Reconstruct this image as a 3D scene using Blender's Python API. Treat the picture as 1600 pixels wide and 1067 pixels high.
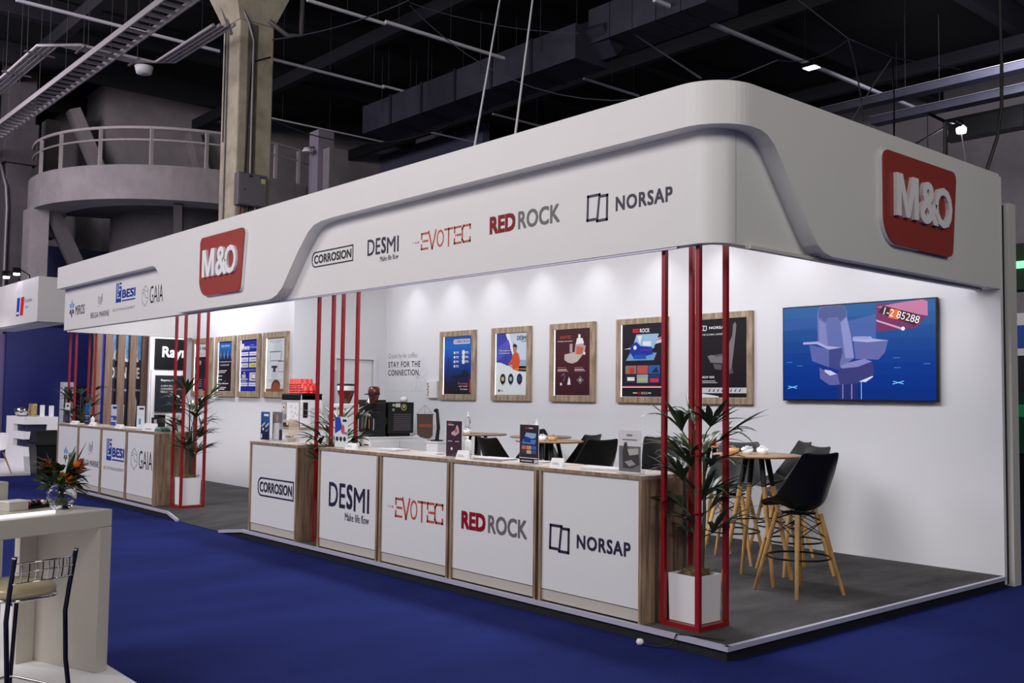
import bpy, math, random
from mathutils import Vector, Matrix
R = math.radians
random.seed(7)
for o in list(bpy.data.objects): bpy.data.objects.remove(o)
C = bpy.context.scene.collection
scene = bpy.context.scene

# ---------------------------------------------------------------- camera, world, light, exposure
FPX = 1544.4
CAM = Vector((4.0125, -5.368, 1.6959))
YAW, PITCH, ROLL = R(49.0665), R(3.2823), R(0.7419)
fwd = Vector((-math.sin(YAW)*math.cos(PITCH), math.cos(YAW)*math.cos(PITCH), math.sin(PITCH)))
rt0 = Vector((math.cos(YAW), math.sin(YAW), 0)); up0 = rt0.cross(fwd)
rt = rt0*math.cos(ROLL)+up0*math.sin(ROLL); up = -rt0*math.sin(ROLL)+up0*math.cos(ROLL)
cd = bpy.data.cameras.new('camera'); cam = bpy.data.objects.new('camera', cd); C.objects.link(cam)
cd.sensor_width = 36; cd.lens = FPX*36/1600; cd.clip_end = 300
M = Matrix.Identity(4)
for i in range(3):
    M[i][0], M[i][1], M[i][2], M[i][3] = rt[i], up[i], -fwd[i], CAM[i]
cam.matrix_world = M
scene.camera = cam

def at(px, py, x=None, y=None, z=None, d=None):
    """survey helper: the world point that a sight line meets on a plane of the hall"""
    r = fwd + rt*((px-800)/FPX) + up*((533.5-py)/FPX)
    if d is not None: return CAM + r*d
    i, v = (0, x) if x is not None else (1, y) if y is not None else (2, z)
    return CAM + r*((v-CAM[i])/r[i])

w = bpy.data.worlds.new('hall_air'); scene.world = w; w.use_nodes = True
w.node_tree.nodes['Background'].inputs[0].default_value = (0.80, 0.77, 0.88, 1)
w.node_tree.nodes['Background'].inputs[1].default_value = 0.10

def lamp(name, kind, loc, energy, target=None, size=1.0, color=(1, 1, 1), sy=None, spot=60, blend=.6):
    l = bpy.data.lights.new(name, kind); l.energy = energy; l.color = color
    if kind == 'AREA':
        l.size = size
        if sy: l.shape = 'RECTANGLE'; l.size_y = sy
    else: l.shadow_soft_size = size
    if kind == 'SPOT': l.spot_size = R(spot); l.spot_blend = blend
    o = bpy.data.objects.new(name, l); C.objects.link(o); o.location = loc
    if target is not None:
        o.rotation_euler = (Vector(target)-Vector(loc)).to_track_quat('-Z', 'Y').to_euler()
    return o
# hall high-bay lamps under the roof; the last one is added fill
lamp('high_bay_or_fill_lamp', 'AREA', (-2.5, -12.5, 8.6), 860, (-5.5, 0, 2.6), 5, (1, .96, .94))
lamp('high_bay_or_fill_lamp', 'AREA', (-13.5, -11, 8.6), 880, (-12.5, 0, 2.6), 5, (1, .94, 1))
lamp('high_bay_or_fill_lamp', 'AREA', (11, -1, 8.4), 430, (0, 2.5, 2.8), 4, (1, .97, .90))
lamp('high_bay_or_fill_lamp', 'AREA', (-20, -4, 9.8), 420, (-27, 6, 6), 3, (1, .9, 1))
lamp('high_bay_or_fill_lamp', 'AREA', (-4, 14, 9.0), 330, (-2, 24, 6), 3, (.85, .85, 1))
lamp('high_bay_or_fill_lamp', 'AREA', (5.5, -9.0, 7.5), 170, (-2.5, -3.5, .4), 2.5, (1, .96, .92))  # added fill, brightens the foreground bar and the floor near it
# wash lights on the stand's inner walls, then fill lamps added overhead
for x in (-9.5, -8.47, -7.45, -6.4, -5.28, -4.2, -3.2, -2.2, -1.0):
    lamp('wall_wash_spot', 'SPOT', (x, 3.80, 3.84), 13, (x, 4.10, 2.9), .03, (.96, .96, 1), spot=80, blend=1)
for x in (-13.6, -12.5, -11.3):
    lamp('wall_wash_spot', 'SPOT', (x, 2.05, 3.84), 9, (x, 2.33, 2.9), .03, (.96, .94, 1), spot=80, blend=1)
for x in (-12.6, -9.2, -6.6, -4.2, -2.2, -.7):
    lamp('stand_fill_lamp', 'AREA', (x, 1.35, 3.7), 50, (x, 1.5, 0), 1.2, (.95, .95, 1), sy=.5)  # unseen fill, added to brighten the open-topped stand evenly

vs = scene.view_settings
vs.view_transform = 'Standard'; vs.look = 'None'; vs.gamma = 1; vs.exposure = 0.0
try: vs.use_curve_mapping = False
except Exception: pass

# ---------------------------------------------------------------- materials
def lin(c):
    c /= 255
    return c/12.92 if c <= .04045 else ((c+.055)/1.055)**2.4
def rgb(r, g, b): return (lin(r), lin(g), lin(b), 1)
MATS = {}
def mat(name, col, rough=.5, metal=0, emis=None, es=0, noise=0, nscale=40, bump=0, trans=0, spec=.5, bscale=None, alpha=1):
    if name in MATS: return MATS[name]
    m = bpy.data.materials.new(name); m.use_nodes = True; MATS[name] = m
    nt = m.node_tree; b = nt.nodes['Principled BSDF']
    b.inputs['Base Color'].default_value = col; b.inputs['Roughness'].default_value = rough
    b.inputs['Metallic'].default_value = metal; b.inputs['Specular IOR Level'].default_value = spec
    if trans: b.inputs['Transmission Weight'].default_value = trans; b.inputs['IOR'].default_value = 1.3
    if alpha < 1: b.inputs['Alpha'].default_value = alpha
    if emis: b.inputs['Emission Color'].default_value = emis; b.inputs['Emission Strength'].default_value = es
    if noise or bump:
        tc = nt.nodes.new('ShaderNodeTexCoord'); n = nt.nodes.new('ShaderNodeTexNoise')
        n.inputs['Scale'].default_value = nscale; n.inputs['Detail'].default_value = 6; n.inputs['Roughness'].default_value = .65
        nt.links.new(tc.outputs['Object'], n.inputs['Vector'])
        if noise:
            mx = nt.nodes.new('ShaderNodeMix'); mx.data_type = 'RGBA'
            k = [max(0, c*(1-noise)) for c in col[:3]]+[1]; h = [min(1, c*(1+noise)) for c in col[:3]]+[1]
            mx.inputs[6].default_value = k; mx.inputs[7].default_value = h
            mr = nt.nodes.new('ShaderNodeMapRange'); mr.inputs[1].default_value = .3; mr.inputs[2].default_value = .7
            nt.links.new(n.outputs['Fac'], mr.inputs[0]); nt.links.new(mr.outputs[0], mx.inputs[0])
            nt.links.new(mx.outputs[2], b.inputs['Base Color'])
        if bump:
            bp = nt.nodes.new('ShaderNodeBump'); bp.inputs['Strength'].default_value = bump; bp.inputs['Distance'].default_value = .01
            src = n
            if bscale:
                src = nt.nodes.new('ShaderNodeTexNoise'); src.inputs['Scale'].default_value = bscale
                nt.links.new(tc.outputs['Object'], src.inputs['Vector'])
            nt.links.new(src.outputs['Fac'], bp.inputs['Height']); nt.links.new(bp.outputs[0], b.inputs['Normal'])
    return m
def wood(name, c1, c2, stretch=(22, 22, 1.2), rough=.45, c3=None):
    if name in MATS: return MATS[name]
    m = bpy.data.materials.new(name); m.use_nodes = True; MATS[name] = m
    nt = m.node_tree; b = nt.nodes['Principled BSDF']; b.inputs['Roughness'].default_value = rough
    tc = nt.nodes.new('ShaderNodeTexCoord'); mp = nt.nodes.new('ShaderNodeMapping'); mp.inputs['Scale'].default_value = stretch
    n = nt.nodes.new('ShaderNodeTexNoise'); n.inputs['Scale'].default_value = 1; n.inputs['Detail'].default_value = 8; n.inputs['Roughness'].default_value = .6
    cr = nt.nodes.new('ShaderNodeValToRGB'); cr.color_ramp.elements[0].position = .35; cr.color_ramp.elements[1].position = .65
    cr.color_ramp.elements[0].color = c1; cr.color_ramp.elements[1].color = c2
    if c3: e = cr.color_ramp.elements.new(.5); e.color = c3
    nt.links.new(tc.outputs['Object'], mp.inputs[0]); nt.links.new(mp.outputs[0], n.inputs['Vector'])
    nt.links.new(n.outputs['Fac'], cr.inputs[0]); nt.links.new(cr.outputs[0], b.inputs['Base Color'])
    return m
def carpet_mat(name, ca, cb, big, fine):
    if name in MATS: return MATS[name]
    m = bpy.data.materials.new(name); m.use_nodes = True; MATS[name] = m
    nt = m.node_tree; b = nt.nodes['Principled BSDF']; b.inputs['Roughness'].default_value = 1; b.inputs['Specular IOR Level'].default_value = .08
    tc = nt.nodes.new('ShaderNodeTexCoord')
    def nz(s, d, sc=(1, 1, 1)):
        mp = nt.nodes.new('ShaderNodeMapping'); mp.inputs['Scale'].default_value = sc
        n = nt.nodes.new('ShaderNodeTexNoise'); n.inputs['Scale'].default_value = s; n.inputs['Detail'].default_value = d
        nt.links.new(tc.outputs['Object'], mp.inputs[0]); nt.links.new(mp.outputs[0], n.inputs['Vector']); return n
    a = nz(big, 5, (1, .35, 1)); f = nz(fine, 4)
    ad = nt.nodes.new('ShaderNodeMath'); ad.operation = 'ADD'
    nt.links.new(a.outputs['Fac'], ad.inputs[0]); nt.links.new(f.outputs['Fac'], ad.inputs[1])
    mr = nt.nodes.new('ShaderNodeMapRange'); mr.inputs[1].default_value = .65; mr.inputs[2].default_value = 1.35
    mx = nt.nodes.new('ShaderNodeMix'); mx.data_type = 'RGBA'; mx.inputs[6].default_value = ca; mx.inputs[7].default_value = cb
    nt.links.new(ad.outputs[0], mr.inputs[0]); nt.links.new(mr.outputs[0], mx.inputs[0]); nt.links.new(mx.outputs[2], b.inputs['Base Color'])
    bp = nt.nodes.new('ShaderNodeBump'); bp.inputs['Strength'].default_value = .4; bp.inputs['Distance'].default_value = .006
    nt.links.new(f.outputs['Fac'], bp.inputs['Height']); nt.links.new(bp.outputs[0], b.inputs['Normal'])
    return m

WHITE = mat('white_paint', rgb(226, 226, 228), .45, noise=.012, nscale=3)
FASC = mat('white_laminate', rgb(224, 222, 221), .5, noise=.01, nscale=2)
PANEL = mat('white_panel', rgb(228, 228, 229), .35)
GREYW = mat('grey_white_paint', rgb(205, 203, 198), .5)
CREAM = mat('warm_white_gloss', rgb(196, 190, 181), .28, noise=.01, nscale=8)
WALLW = mat('white_wall_paint', rgb(224, 224, 228), .55, noise=.01, nscale=1.5)
OAK = wood('oak_laminate', rgb(112, 92, 74), rgb(176, 150, 124), (30, 30, 2.0), .5, rgb(145, 122, 100))
OAKH = wood('oak_top', rgb(176, 160, 146), rgb(206, 192, 180), (2, 30, 30), .35)
OAKF = wood('oak_frame', rgb(128, 108, 86), rgb(182, 160, 134), (26, 26, 4), .5)
BEECH = wood('beech', rgb(166, 124, 70), rgb(206, 164, 104), (18, 18, 2), .4)
TABLEW = wood('table_wood', rgb(128, 98, 72), rgb(164, 130, 98), (3, 22, 22), .4)
SLATW = wood('slat_wood', rgb(120, 94, 78), rgb(152, 124, 106), (14, 14, 1), .6)
BLACK = mat('black_plastic', rgb(17, 17, 18), .40, spec=.35)
BLACKM = mat('black_metal', rgb(16, 15, 17), .4, .6)
RED = mat('red_paint', rgb(142, 18, 30), .35)
SIGNR = mat('sign_red', rgb(152, 54, 47), .5, noise=.03, nscale=4)
CHROME = mat('chrome', rgb(210, 208, 205), .12, 1)
NAVYM = mat('dark_chrome', rgb(22, 20, 44), .22, .7)
ALU = mat('aluminium_trim', rgb(196, 194, 214), .4, .2)
RISER = mat('black_riser', rgb(24, 24, 26), .6, noise=.3, nscale=8)
BLUEC = carpet_mat('blue_carpet', rgb(23, 32, 84), rgb(38, 48, 114), 1.6, 160)
GREYC = carpet_mat('grey_carpet', rgb(52, 51, 53), rgb(92, 90, 90), 4, 110)
CONC = mat('concrete', rgb(178, 168, 148), .85, noise=.28, nscale=2.2, bump=.3, bscale=14)
CONCG = mat('grey_concrete', rgb(146, 139, 142), .9, noise=.14, nscale=2, bump=.3, bscale=10)
CONCD = mat('dark_concrete', rgb(84, 79, 84), .95, noise=.2, nscale=1.5)
ROOFB = mat('roof_black', rgb(15, 14, 18), .95)
ROOFD = mat('roof_steel_dark', rgb(18, 18, 28), .7)
DUCT = mat('duct_sheet', rgb(62, 62, 76), .5, .3, noise=.3, nscale=1.2)
GALV = mat('galvanised_steel', rgb(128, 122, 130), .45, .5)
TRAYM = mat('tray_zinc', rgb(170, 164, 168), .5, .2)
RODM = mat('thin_rod_dark', rgb(44, 42, 50), .6)
RAIL = mat('rail_paint', rgb(178, 170, 170), .5)
LEAF = mat('palm_leaf', rgb(52, 72, 42), .32, noise=.35, nscale=7)
STEM = mat('palm_stem', rgb(74, 66, 44), .8, noise=.3, nscale=20)
MOSS = mat('dry_moss', rgb(96, 80, 56), 1, noise=.5, nscale=40, bump=1)
NAVY = mat('navy_ink', rgb(32, 28, 58), .5)
INK = mat('black_ink', rgb(28, 24, 30), .5)
ORANGE = mat('orange_ink', rgb(186, 78, 52), .5)
CRIM = mat('crimson_ink', rgb(140, 16, 38), .5)
GREY = mat('grey_ink', rgb(124, 118, 120), .5)
ROYAL = mat('royal_blue_ink', rgb(28, 60, 150), .5)
CYAN = mat('sky_blue_ink', rgb(70, 150, 200), .5)
GREENK = mat('pale_green_ink', rgb(120, 150, 148), .5)
DGREEN = mat('dark_teal_ink', rgb(40, 52, 60), .5)
PALEG = mat('pale_grey_ink', rgb(196, 196, 204), .5)
PAPER = mat('paper', rgb(232, 231, 234), .6)
GLASS = mat('clear_glass', (1, 1, 1, 1), .03, trans=1)
ACRYL = mat('clear_acrylic', rgb(235, 240, 242), .08, alpha=.35)
STRIP = mat('led_strip', (1, 1, 1, 1), .5, emis=(.92, .9, 1, 1), es=2.0)
def ink(r, g, b, rough=.5): return mat('ink_%d_%d_%d' % (r, g, b), rgb(r, g, b), rough, spec=.2)
def glow(r, g, b, s=1.0): return mat('screen_%d_%d_%d' % (r, g, b), rgb(0, 0, 0), .25, emis=rgb(r, g, b), es=s, spec=.3)

# ---------------------------------------------------------------- mesh builder
class MB:
    def __init__(s): s.v = []; s.f = []; s.m = []; s.mats = []; s.sm = []
    def mi(s, m):
        if m not in s.mats: s.mats.append(m)
        return s.mats.index(m)
    def add(s, vs, fs, m, smooth=False):
        b = len(s.v); k = s.mi(m)
        s.v += [tuple(p) for p in vs]
        for f in fs: s.f.append([b+i for i in f]); s.m.append(k); s.sm.append(smooth)
        return s
    def box(s, x0, x1, y0, y1, z0, z1, m):
        v = [(x, y, z) for z in (z0, z1) for y in (y0, y1) for x in (x0, x1)]
        return s.add(v, [(0, 2, 3, 1), (4, 5, 7, 6), (0, 1, 5, 4), (2, 6, 7, 3), (0, 4, 6, 2), (1, 3, 7, 5)], m)
    def obox(s, c, ax, ay, az, m):
        c, ax, ay, az = map(Vector, (c, ax, ay, az))
        v = [c+ax*i+ay*j+az*k for k in (-1, 1) for j in (-1, 1) for i in (-1, 1)]
        return s.add(v, [(0, 2, 3, 1), (4, 5, 7, 6), (0, 1, 5, 4), (2, 6, 7, 3), (0, 4, 6, 2), (1, 3, 7, 5)], m)
    def bar(s, p0, p1, wd, ht, m):
        p0, p1 = Vector(p0), Vector(p1); d = p1-p0; L = d.length; d.normalize()
        u = Vector((0, 0, 1)) if abs(d.z) < .9 else Vector((0, 1, 0))
        sd = d.cross(u).normalized(); u = sd.cross(d)
        return s.obox((p0+p1)/2, d*L/2, sd*wd/2, u*ht/2, m)
    def tube(s, pts, r, m, n=8, closed=False, r1=None):
        pts = [Vector(p) for p in pts]; N = len(pts); vs = []; prev = None
        for i, p in enumerate(pts):
            if closed: t = pts[(i+1) % N]-pts[i-1]
            else: t = pts[min(i+1, N-1)]-pts[max(i-1, 0)]
            if t.length < 1e-9: t = Vector((0, 0, 1))
            t.normalize()
            if prev is None:
                a = Vector((0, 0, 1)) if abs(t.z) < .9 else Vector((1, 0, 0))
                u = t.cross(a).normalized()
            else: u = (prev-t*prev.dot(t)).normalized()
            prev = u; q = t.cross(u)
            rr = r if r1 is None else r+(r1-r)*i/max(1, N-1)
            for k in range(n):
                a = 2*math.pi*k/n; vs.append(p+u*math.cos(a)*rr+q*math.sin(a)*rr)
        fs = []
        for i in range(N if closed else N-1):
            j = (i+1) % N
            for k in range(n): fs.append((i*n+k, i*n+(k+1) % n, j*n+(k+1) % n, j*n+k))
        s.add(vs, fs, m, True)
        if not closed:
            s.add(vs[:n], [tuple(range(n))[::-1]], m); s.add(vs[-n:], [tuple(range(n))], m)
        return s
    def lathe(s, prof, m, c=(0, 0, 0), n=24, sm=True):
        vs = []; fs = []
        for r, z in prof:
            for k in range(n):
                a = 2*math.pi*k/n; vs.append((c[0]+r*math.cos(a), c[1]+r*math.sin(a), c[2]+z))
        for i in range(len(prof)-1):
            for k in range(n): fs.append((i*n+k, i*n+(k+1) % n, (i+1)*n+(k+1) % n, (i+1)*n+k))
        return s.add(vs, fs, m, sm)
    def disc(s, r, z, m, c=(0, 0, 0), n=24):
        return s.add([(c[0]+r*math.cos(2*math.pi*k/n), c[1]+r*math.sin(2*math.pi*k/n), c[2]+z) for k in range(n)], [tuple(range(n))], m)
    def prism(s, pts, d, m):
        """polygon of 3-D points pushed along vector d"""
        pts = [Vector(p) for p in pts]; d = Vector(d); n = len(pts)
        s.add(pts+[p+d for p in pts], [tuple(range(n)), tuple(range(2*n-1, n-1, -1))]+[(i, i+n, (i+1) % n+n, (i+1) % n) for i in range(n)], m)
        return s
    def build(s, name, parent=None, loc=None, bevel=0, subsurf=0, solid=0):
        me = bpy.data.meshes.new(name); me.from_pydata(s.v, [], s.f)
        for m in s.mats: me.materials.append(m)
        me.polygons.foreach_set('material_index', s.m); me.polygons.foreach_set('use_smooth', s.sm); me.update()
        o = bpy.data.objects.new(name, me); C.objects.link(o)
        if parent: o.parent = parent
        if loc: o.location = loc
        if solid: md = o.modifiers.new('solid', 'SOLIDIFY'); md.thickness = solid; md.offset = 0
        if subsurf: md = o.modifiers.new('sub', 'SUBSURF'); md.levels = md.render_levels = subsurf
        if bevel: md = o.modifiers.new('bevel', 'BEVEL'); md.width = bevel; md.segments = 2; md.limit_method = 'ANGLE'
        return o
_T = {}
def text_geo(t, bold=0.0, spacing=1.0, shear=0.0, depth=0.0, resolution=3):
    k = (t, bold, spacing, shear, depth)
    if k not in _T:
        cu = bpy.data.curves.new('lettering', 'FONT'); cu.body = t; cu.size = 1; cu.offset = bold; cu.space_character = spacing
        cu.shear = shear; cu.extrude = depth/2; cu.resolution_u = resolution; cu.fill_mode = 'BOTH'
        o = bpy.data.objects.new('lettering', cu); C.objects.link(o)
        bpy.context.view_layer.update()
        me = bpy.data.meshes.new_from_object(o.evaluated_get(bpy.context.evaluated_depsgraph_get()))
        vs = [tuple(v.co) for v in me.vertices]; fs = [tuple(p.vertices) for p in me.polygons]
        bpy.data.meshes.remove(me); bpy.data.objects.remove(o); bpy.data.curves.remove(cu)
        xs = [v[0] for v in vs]; ys = [v[1] for v in vs]
        _T[k] = (vs, fs, min(xs), max(xs), min(ys), max(ys))
    return _T[k]
class Sheet(MB):
    """flat artwork: u to the right, v up, stacked in thin layers along n"""
    def __init__(s, o, u, v, n): super().__init__(); s.o, s.u, s.w, s.n = Vector(o), Vector(u), Vector(v), Vector(n)
    def P(s, a, b, k): return s.o+s.u*a+s.w*b+s.n*(k*.0012)
    def poly(s, pts, m, k=1): return s.add([s.P(a, b, k) for a, b in pts], [tuple(range(len(pts)))], m)
    def rect(s, a0, b0, a1, b1, m, k=1): return s.poly([(a0, b0), (a1, b0), (a1, b1), (a0, b1)], m, k)
    def circ(s, a, b, r, m, k=1, ry=None, n=20, t0=0, t1=2*math.pi):
        return s.poly([(a+r*math.cos(t0+(t1-t0)*i/n), b+(ry or r)*math.sin(t0+(t1-t0)*i/n)) for i in range(n)], m, k)
    def rrect(s, a0, b0, a1, b1, r, m, k=1):
        p = []
        for cx, cy, a in ((a1-r, b1-r, 0), (a0+r, b1-r, 90), (a0+r, b0+r, 180), (a1-r, b0+r, 270)):
            for i in range(6): t = R(a+i*18); p.append((cx+r*math.cos(t), cy+r*math.sin(t)))
        return s.poly(p, m, k)
    def line(s, pts, wd, m, k=1, closed=False):
        q = list(pts)+([pts[0]] if closed else [])
        for (a, b), (c, d) in zip(q, q[1:]):
            L = math.hypot(c-a, d-b)
            if L < 1e-6: continue
            ex, ey = (c-a)/L*wd/2, (d-b)/L*wd/2
            s.poly([(a-ex+ey, b-ey-ex), (c+ex+ey, d+ey-ex), (c+ex-ey, d+ey+ex), (a-ex-ey, b-ey+ex)], m, k)
        return s
    def text(s, t, a0, b0, a1, b1, m, k=1, bold=0.0, spacing=1.0, shear=0.0, depth=0):
        vs, fs, x0, x1, y0, y1 = text_geo(t, min(bold, 0), spacing, shear, depth)
        e = max(0, bold)*.9        # heavier strokes: the outline is struck several times, slightly spread
        sx = (a1-a0)/(x1-x0+2*e); sy = (b1-b0)/(y1-y0+2*e)
        for i, (dx, dy) in enumerate(((-e, -e), (e, -e), (e, e), (-e, e), (0, 0)) if e else ((0, 0),)):
            s.add([s.P(a0+(v[0]-x0+e+dx)*sx, b0+(v[1]-y0+e+dy)*sy, k)+s.n*(v[2]+i*.00018) for v in vs], fs, m)
        return s

# ---------------------------------------------------------------- object bookkeeping
def tag(o, label, cat, group=None, kind=None):
    if label: o['label'] = label
    if cat: o['category'] = cat
    if group: o['group'] = group
    if kind: o['kind'] = kind
    return o
def thing(name, label, cat, loc=(0, 0, 0), rz=0, group=None):
    o = bpy.data.objects.new(name, None); C.objects.link(o); o.location = loc; o.rotation_euler = (0, 0, rz); o.empty_display_size = .1
    return tag(o, label, cat, group)
def struct(o): o['kind'] = 'structure'; return o
def dup(root, loc=None, rz=None, label=None, group=None):
    r = root.copy(); C.objects.link(r)
    if loc is not None: r.location = loc
    if rz is not None: r.rotation_euler = (0, 0, rz)
    if label: r['label'] = label
    if group: r['group'] = group
    for ch in list(root.children):
        c = ch.copy(); C.objects.link(c); c.parent = r
        for g in ch.children:
            d = g.copy(); C.objects.link(d); d.parent = c
    return r
X, Y, Z = Vector((1, 0, 0)), Vector((0, 1, 0)), Vector((0, 0, 1))
PZ = .10            # top of the stand's platform

# ================================================================ THE SETTING
b = MB(); b.box(-75, 30, -14, 40, -.1, 0, BLUEC); struct(b.build('floor'))
ROOFZ = 11.6
b = MB(); b.box(-75, 30, -14, 40, ROOFZ, ROOFZ+.3, ROOFB); struct(b.build('ceiling'))
b = MB()
for i in range(26): b.box(-75+i*4.04, -75+i*4.04+4.0, 24, 24.25, 0, ROOFZ, CONCG)
b.box(-75, 30, 24.02, 24.2, 0, ROOFZ, CONCD); struct(b.build('wall_hall_back'))
b = MB(); b.box(-75.2, -75, -14, 40, 0, ROOFZ, CONCD); struct(b.build('wall_hall_left'))

# platform of the stand with the dipped entrance ramp
RA, RB, RC, RD = (-9.24, 0), (-8.9, 0), (-7.62, 0), (-6.99, 0)
RT0, RT1 = (-8.66, .87), (-7.35, .87)
b = MB()
def flat(pts, z=None): b.add([(p[0], p[1], PZ if z is None else z) for p in pts], [tuple(range(len(pts)))], GREYC)
flat([(-14.98, 0), RA, RT0, (-8.66, 2.45), (-14.98, 2.45)])
flat([RT0, RT1, (-7.35, 4.23), (-8.66, 4.23)])
flat([(-10.41, 2.45), (-8.66, 2.45), (-8.66, 4.23), (-10.41, 4.23)])
flat([RT1, RD, (0, 0), (0, 4.23), (-7.35, 4.23)])
lo = .006
b.add([(*RB, lo), (*RC, lo), (*RT1, PZ), (*RT0, PZ)], [(0, 1, 2, 3)], GREYC)
b.add([(*RA, PZ), (*RB, lo), (*RT0, PZ)], [(0, 1, 2)], GREYC)
b.add([(*RD, PZ), (*RC, lo), (*RT1, PZ)], [(0, 2, 1)], GREYC)
struct(b.build('floor_stand_carpet'))
b = MB()
def riser(pts):
    for (p, za), (q, zb) in zip(pts, pts[1:]):
        b.add([(*p, 0), (*q, 0), (*q, zb), (*p, za)], [(0, 1, 2, 3)], RISER)
riser([((-14.98, .0), PZ-.03), ((RA[0], .0), PZ-.03), ((RB[0], .0), .001), ((RC[0], .0), .001), ((RD[0], .0), PZ-.03), ((0, 0), PZ-.03), ((0, 4.23), PZ-.03)])
riser([((-14.98, 2.45), PZ-.01), ((-14.98, 0), PZ-.03)])
struct(b.build('trim_1'))
b = MB()
def trim(p, q): b.bar(p, q, .034, .034, ALU)
tz = PZ-.013
trim((-14.99, -.012, tz), (RA[0], -.012, tz)); trim((RA[0], -.012, tz), (RB[0], -.012, .012))
trim((RC[0], -.012, .012), (RD[0], -.012, tz)); trim((RD[0], -.012, tz), (.028, -.012, tz)); trim((.012, -.028, tz), (.012, 4.2, tz))
struct(b.build('trim_2'))

# stand walls
b = MB(); b.box(-10.41, .0, 4.23, 4.28, PZ-.08, 3.87, WALLW); struct(b.build('wall_back'))
b = MB(); b.box(-14.67, -10.41, 2.45, 2.55, PZ-.08, 3.88, WALLW); struct(b.build('wall_left'))
b = MB()
b.box(-10.51, -10.41, 2.55, 3.24, PZ-.08, 3.88, WALLW); b.box(-10.51, -10.41, 3.98, 4.23, PZ-.08, 3.88, WALLW); b.box(-10.51, -10.41, 3.24, 3.98, 2.32, 3.88, WALLW)
struct(b.build('wall_storage'))
b = MB()
b.box(-10.42, -10.385, 3.18, 3.24, PZ, 2.38, PANEL); b.box(-10.42, -10.385, 3.98, 4.04, PZ, 2.38, PANEL); b.box(-10.42, -10.385, 3.24, 3.98, 2.32, 2.38, PANEL)
b.box(-10.47, -10.44, 3.245, 3.975, PZ+.005, 2.315, PANEL)
door = struct(b.build('door_1'))
h = MB(); h.tube([(-10.44, 3.32, 1.13), (-10.38, 3.32, 1.13), (-10.38, 3.44, 1.13)], .011, CHROME); h.build('door_handle', door)
# neighbour's wall end beside the stand
b = MB(); b.box(-1.5, .05, 4.325, 4.47, 0, 3.62, GREYW); struct(b.build('wall_right'))
b = MB(); b.box(-1.4, .0, 4.282, 4.323, .02, 3.6, BLACKM); struct(b.build('gap_shade'))  # black strip painted in for the shade of the gap between the walls
# wall writing
s = Sheet((-10.31, 4.229, 0), X, Z, -Y)
s.text('Cruise by for coffee,', 0, 2.325, .86, 2.44, ink(120, 116, 126), bold=-.012, shear=.18)
s.text('STAY FOR THE', 0, 2.195, .94, 2.295, INK, bold=.012, spacing=1.15)
s.text('CONNECTION.', 0, 2.055, .93, 2.155, INK, bold=.012, spacing=1.1)
fl = ink(206, 206, 213)
for a, L in ((60, .36), (-25, .30), (-70, .26), (-120, .28), (20, .3)):
    p = []
    for i in range(17):
        t = 2*math.pi*i/16; u0, v0 = L/2-L/2*math.cos(t), .06*math.sin(t)
        p.append((.86+u0*math.cos(R(a))-v0*math.sin(R(a)), 2.03+u0*math.sin(R(a))+v0*math.cos(R(a))))
    s.line(p, .006, fl)
s.line([(-.02, 1.79), (1.3, 1.79)], .004, fl); s.line([(-.08, 1.6), (-.08, 2.9)], .004, fl)
tag(s.build('wall_lettering'), 'dark two-line coffee slogan lettering with faint flower on white back wall', 'lettering')

# ================================================================ CANOPY FASCIA
ZB, ZT = 2.79, 3.89
XL, RAD, YF = -14.38, .35, -.06
def path(sv, off):
    """point of the fascia's outline at distance sv from its left end, off metres inwards"""
    L1 = -RAD-XL
    if sv <= L1: return (XL+sv, YF+off)
    a = (sv-L1)/RAD
    if a < math.pi/2: return (-RAD+(RAD-off)*math.sin(a), YF+RAD-(RAD-off)*math.cos(a))
    return (-off, YF+RAD+(sv-L1-RAD*math.pi/2))
L1 = -RAD-XL; LA = L1+RAD*math.pi/2; SEND = LA+4.23-(YF+RAD)
fx_ = lambda x: x-XL
fy_ = lambda y: LA+y-(YF+RAD)
key = [(0, 3.515), (fx_(-10.02), 3.515), (fx_(-9.93), 3.51), (fx_(-9.86), 3.485), (fx_(-9.79), 3.43), (fx_(-9.30), 2.93), (fx_(-9.2), 2.85), (fx_(-9.08), 2.805), (fx_(-8.95), ZB),
       (fx_(-6.5), ZB), (fx_(-6.33), 2.80), (fx_(-6.2), 2.835), (fx_(-6.08), 2.91), (fx_(-5.72), 3.30), (fx_(-5.52), 3.475), (fx_(-5.4), 3.535), (fx_(-5.25), 3.56), (fx_(-5.0), 3.57),
       (L1, 3.585), (LA, 3.592), (fy_(.39), 3.588), (fy_(.47), 3.565), (fy_(.55), 3.51), (fy_(.62), 3.43), (fy_(1.03), 2.93), (fy_(1.1), 2.86), (fy_(1.18), 2.815), (fy_(1.29), ZB), (SEND, ZB)]
def zlow(sv):
    for (a, za), (c, zc) in zip(key, key[1:]):
        if a <= sv <= c: return za+(zc-za)*(sv-a)/(c-a)
    return ZB
ss = sorted(set([k[0] for k in key]+[L1+(LA-L1)*i/14 for i in range(15)]+[SEND*i/60 for i in range(61)]))
def band(o0, o1, zl, zt, m, under=None):
    b = MB(); n = len(ss); vs = []
    for sv in ss:
        for o, z in ((o0, zl(sv)), (o0, zt), (o1, zt), (o1, zl(sv))): vs.append((*path(sv, o), z))
    fs = []; fu = []
    for i in range(n-1):
        for k in range(4):
            f = (i*4+k, (i+1)*4+k, (i+1)*4+(k+1) % 4, i*4+(k+1) % 4)
            (fu if k == 3 else fs).append(f)
    b.add(vs, fs+[(0, 1, 2, 3), ((n-1)*4+3, (n-1)*4+2, (n-1)*4+1, (n-1)*4)], m); b.add(vs, fu, under or m)
    return b
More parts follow.
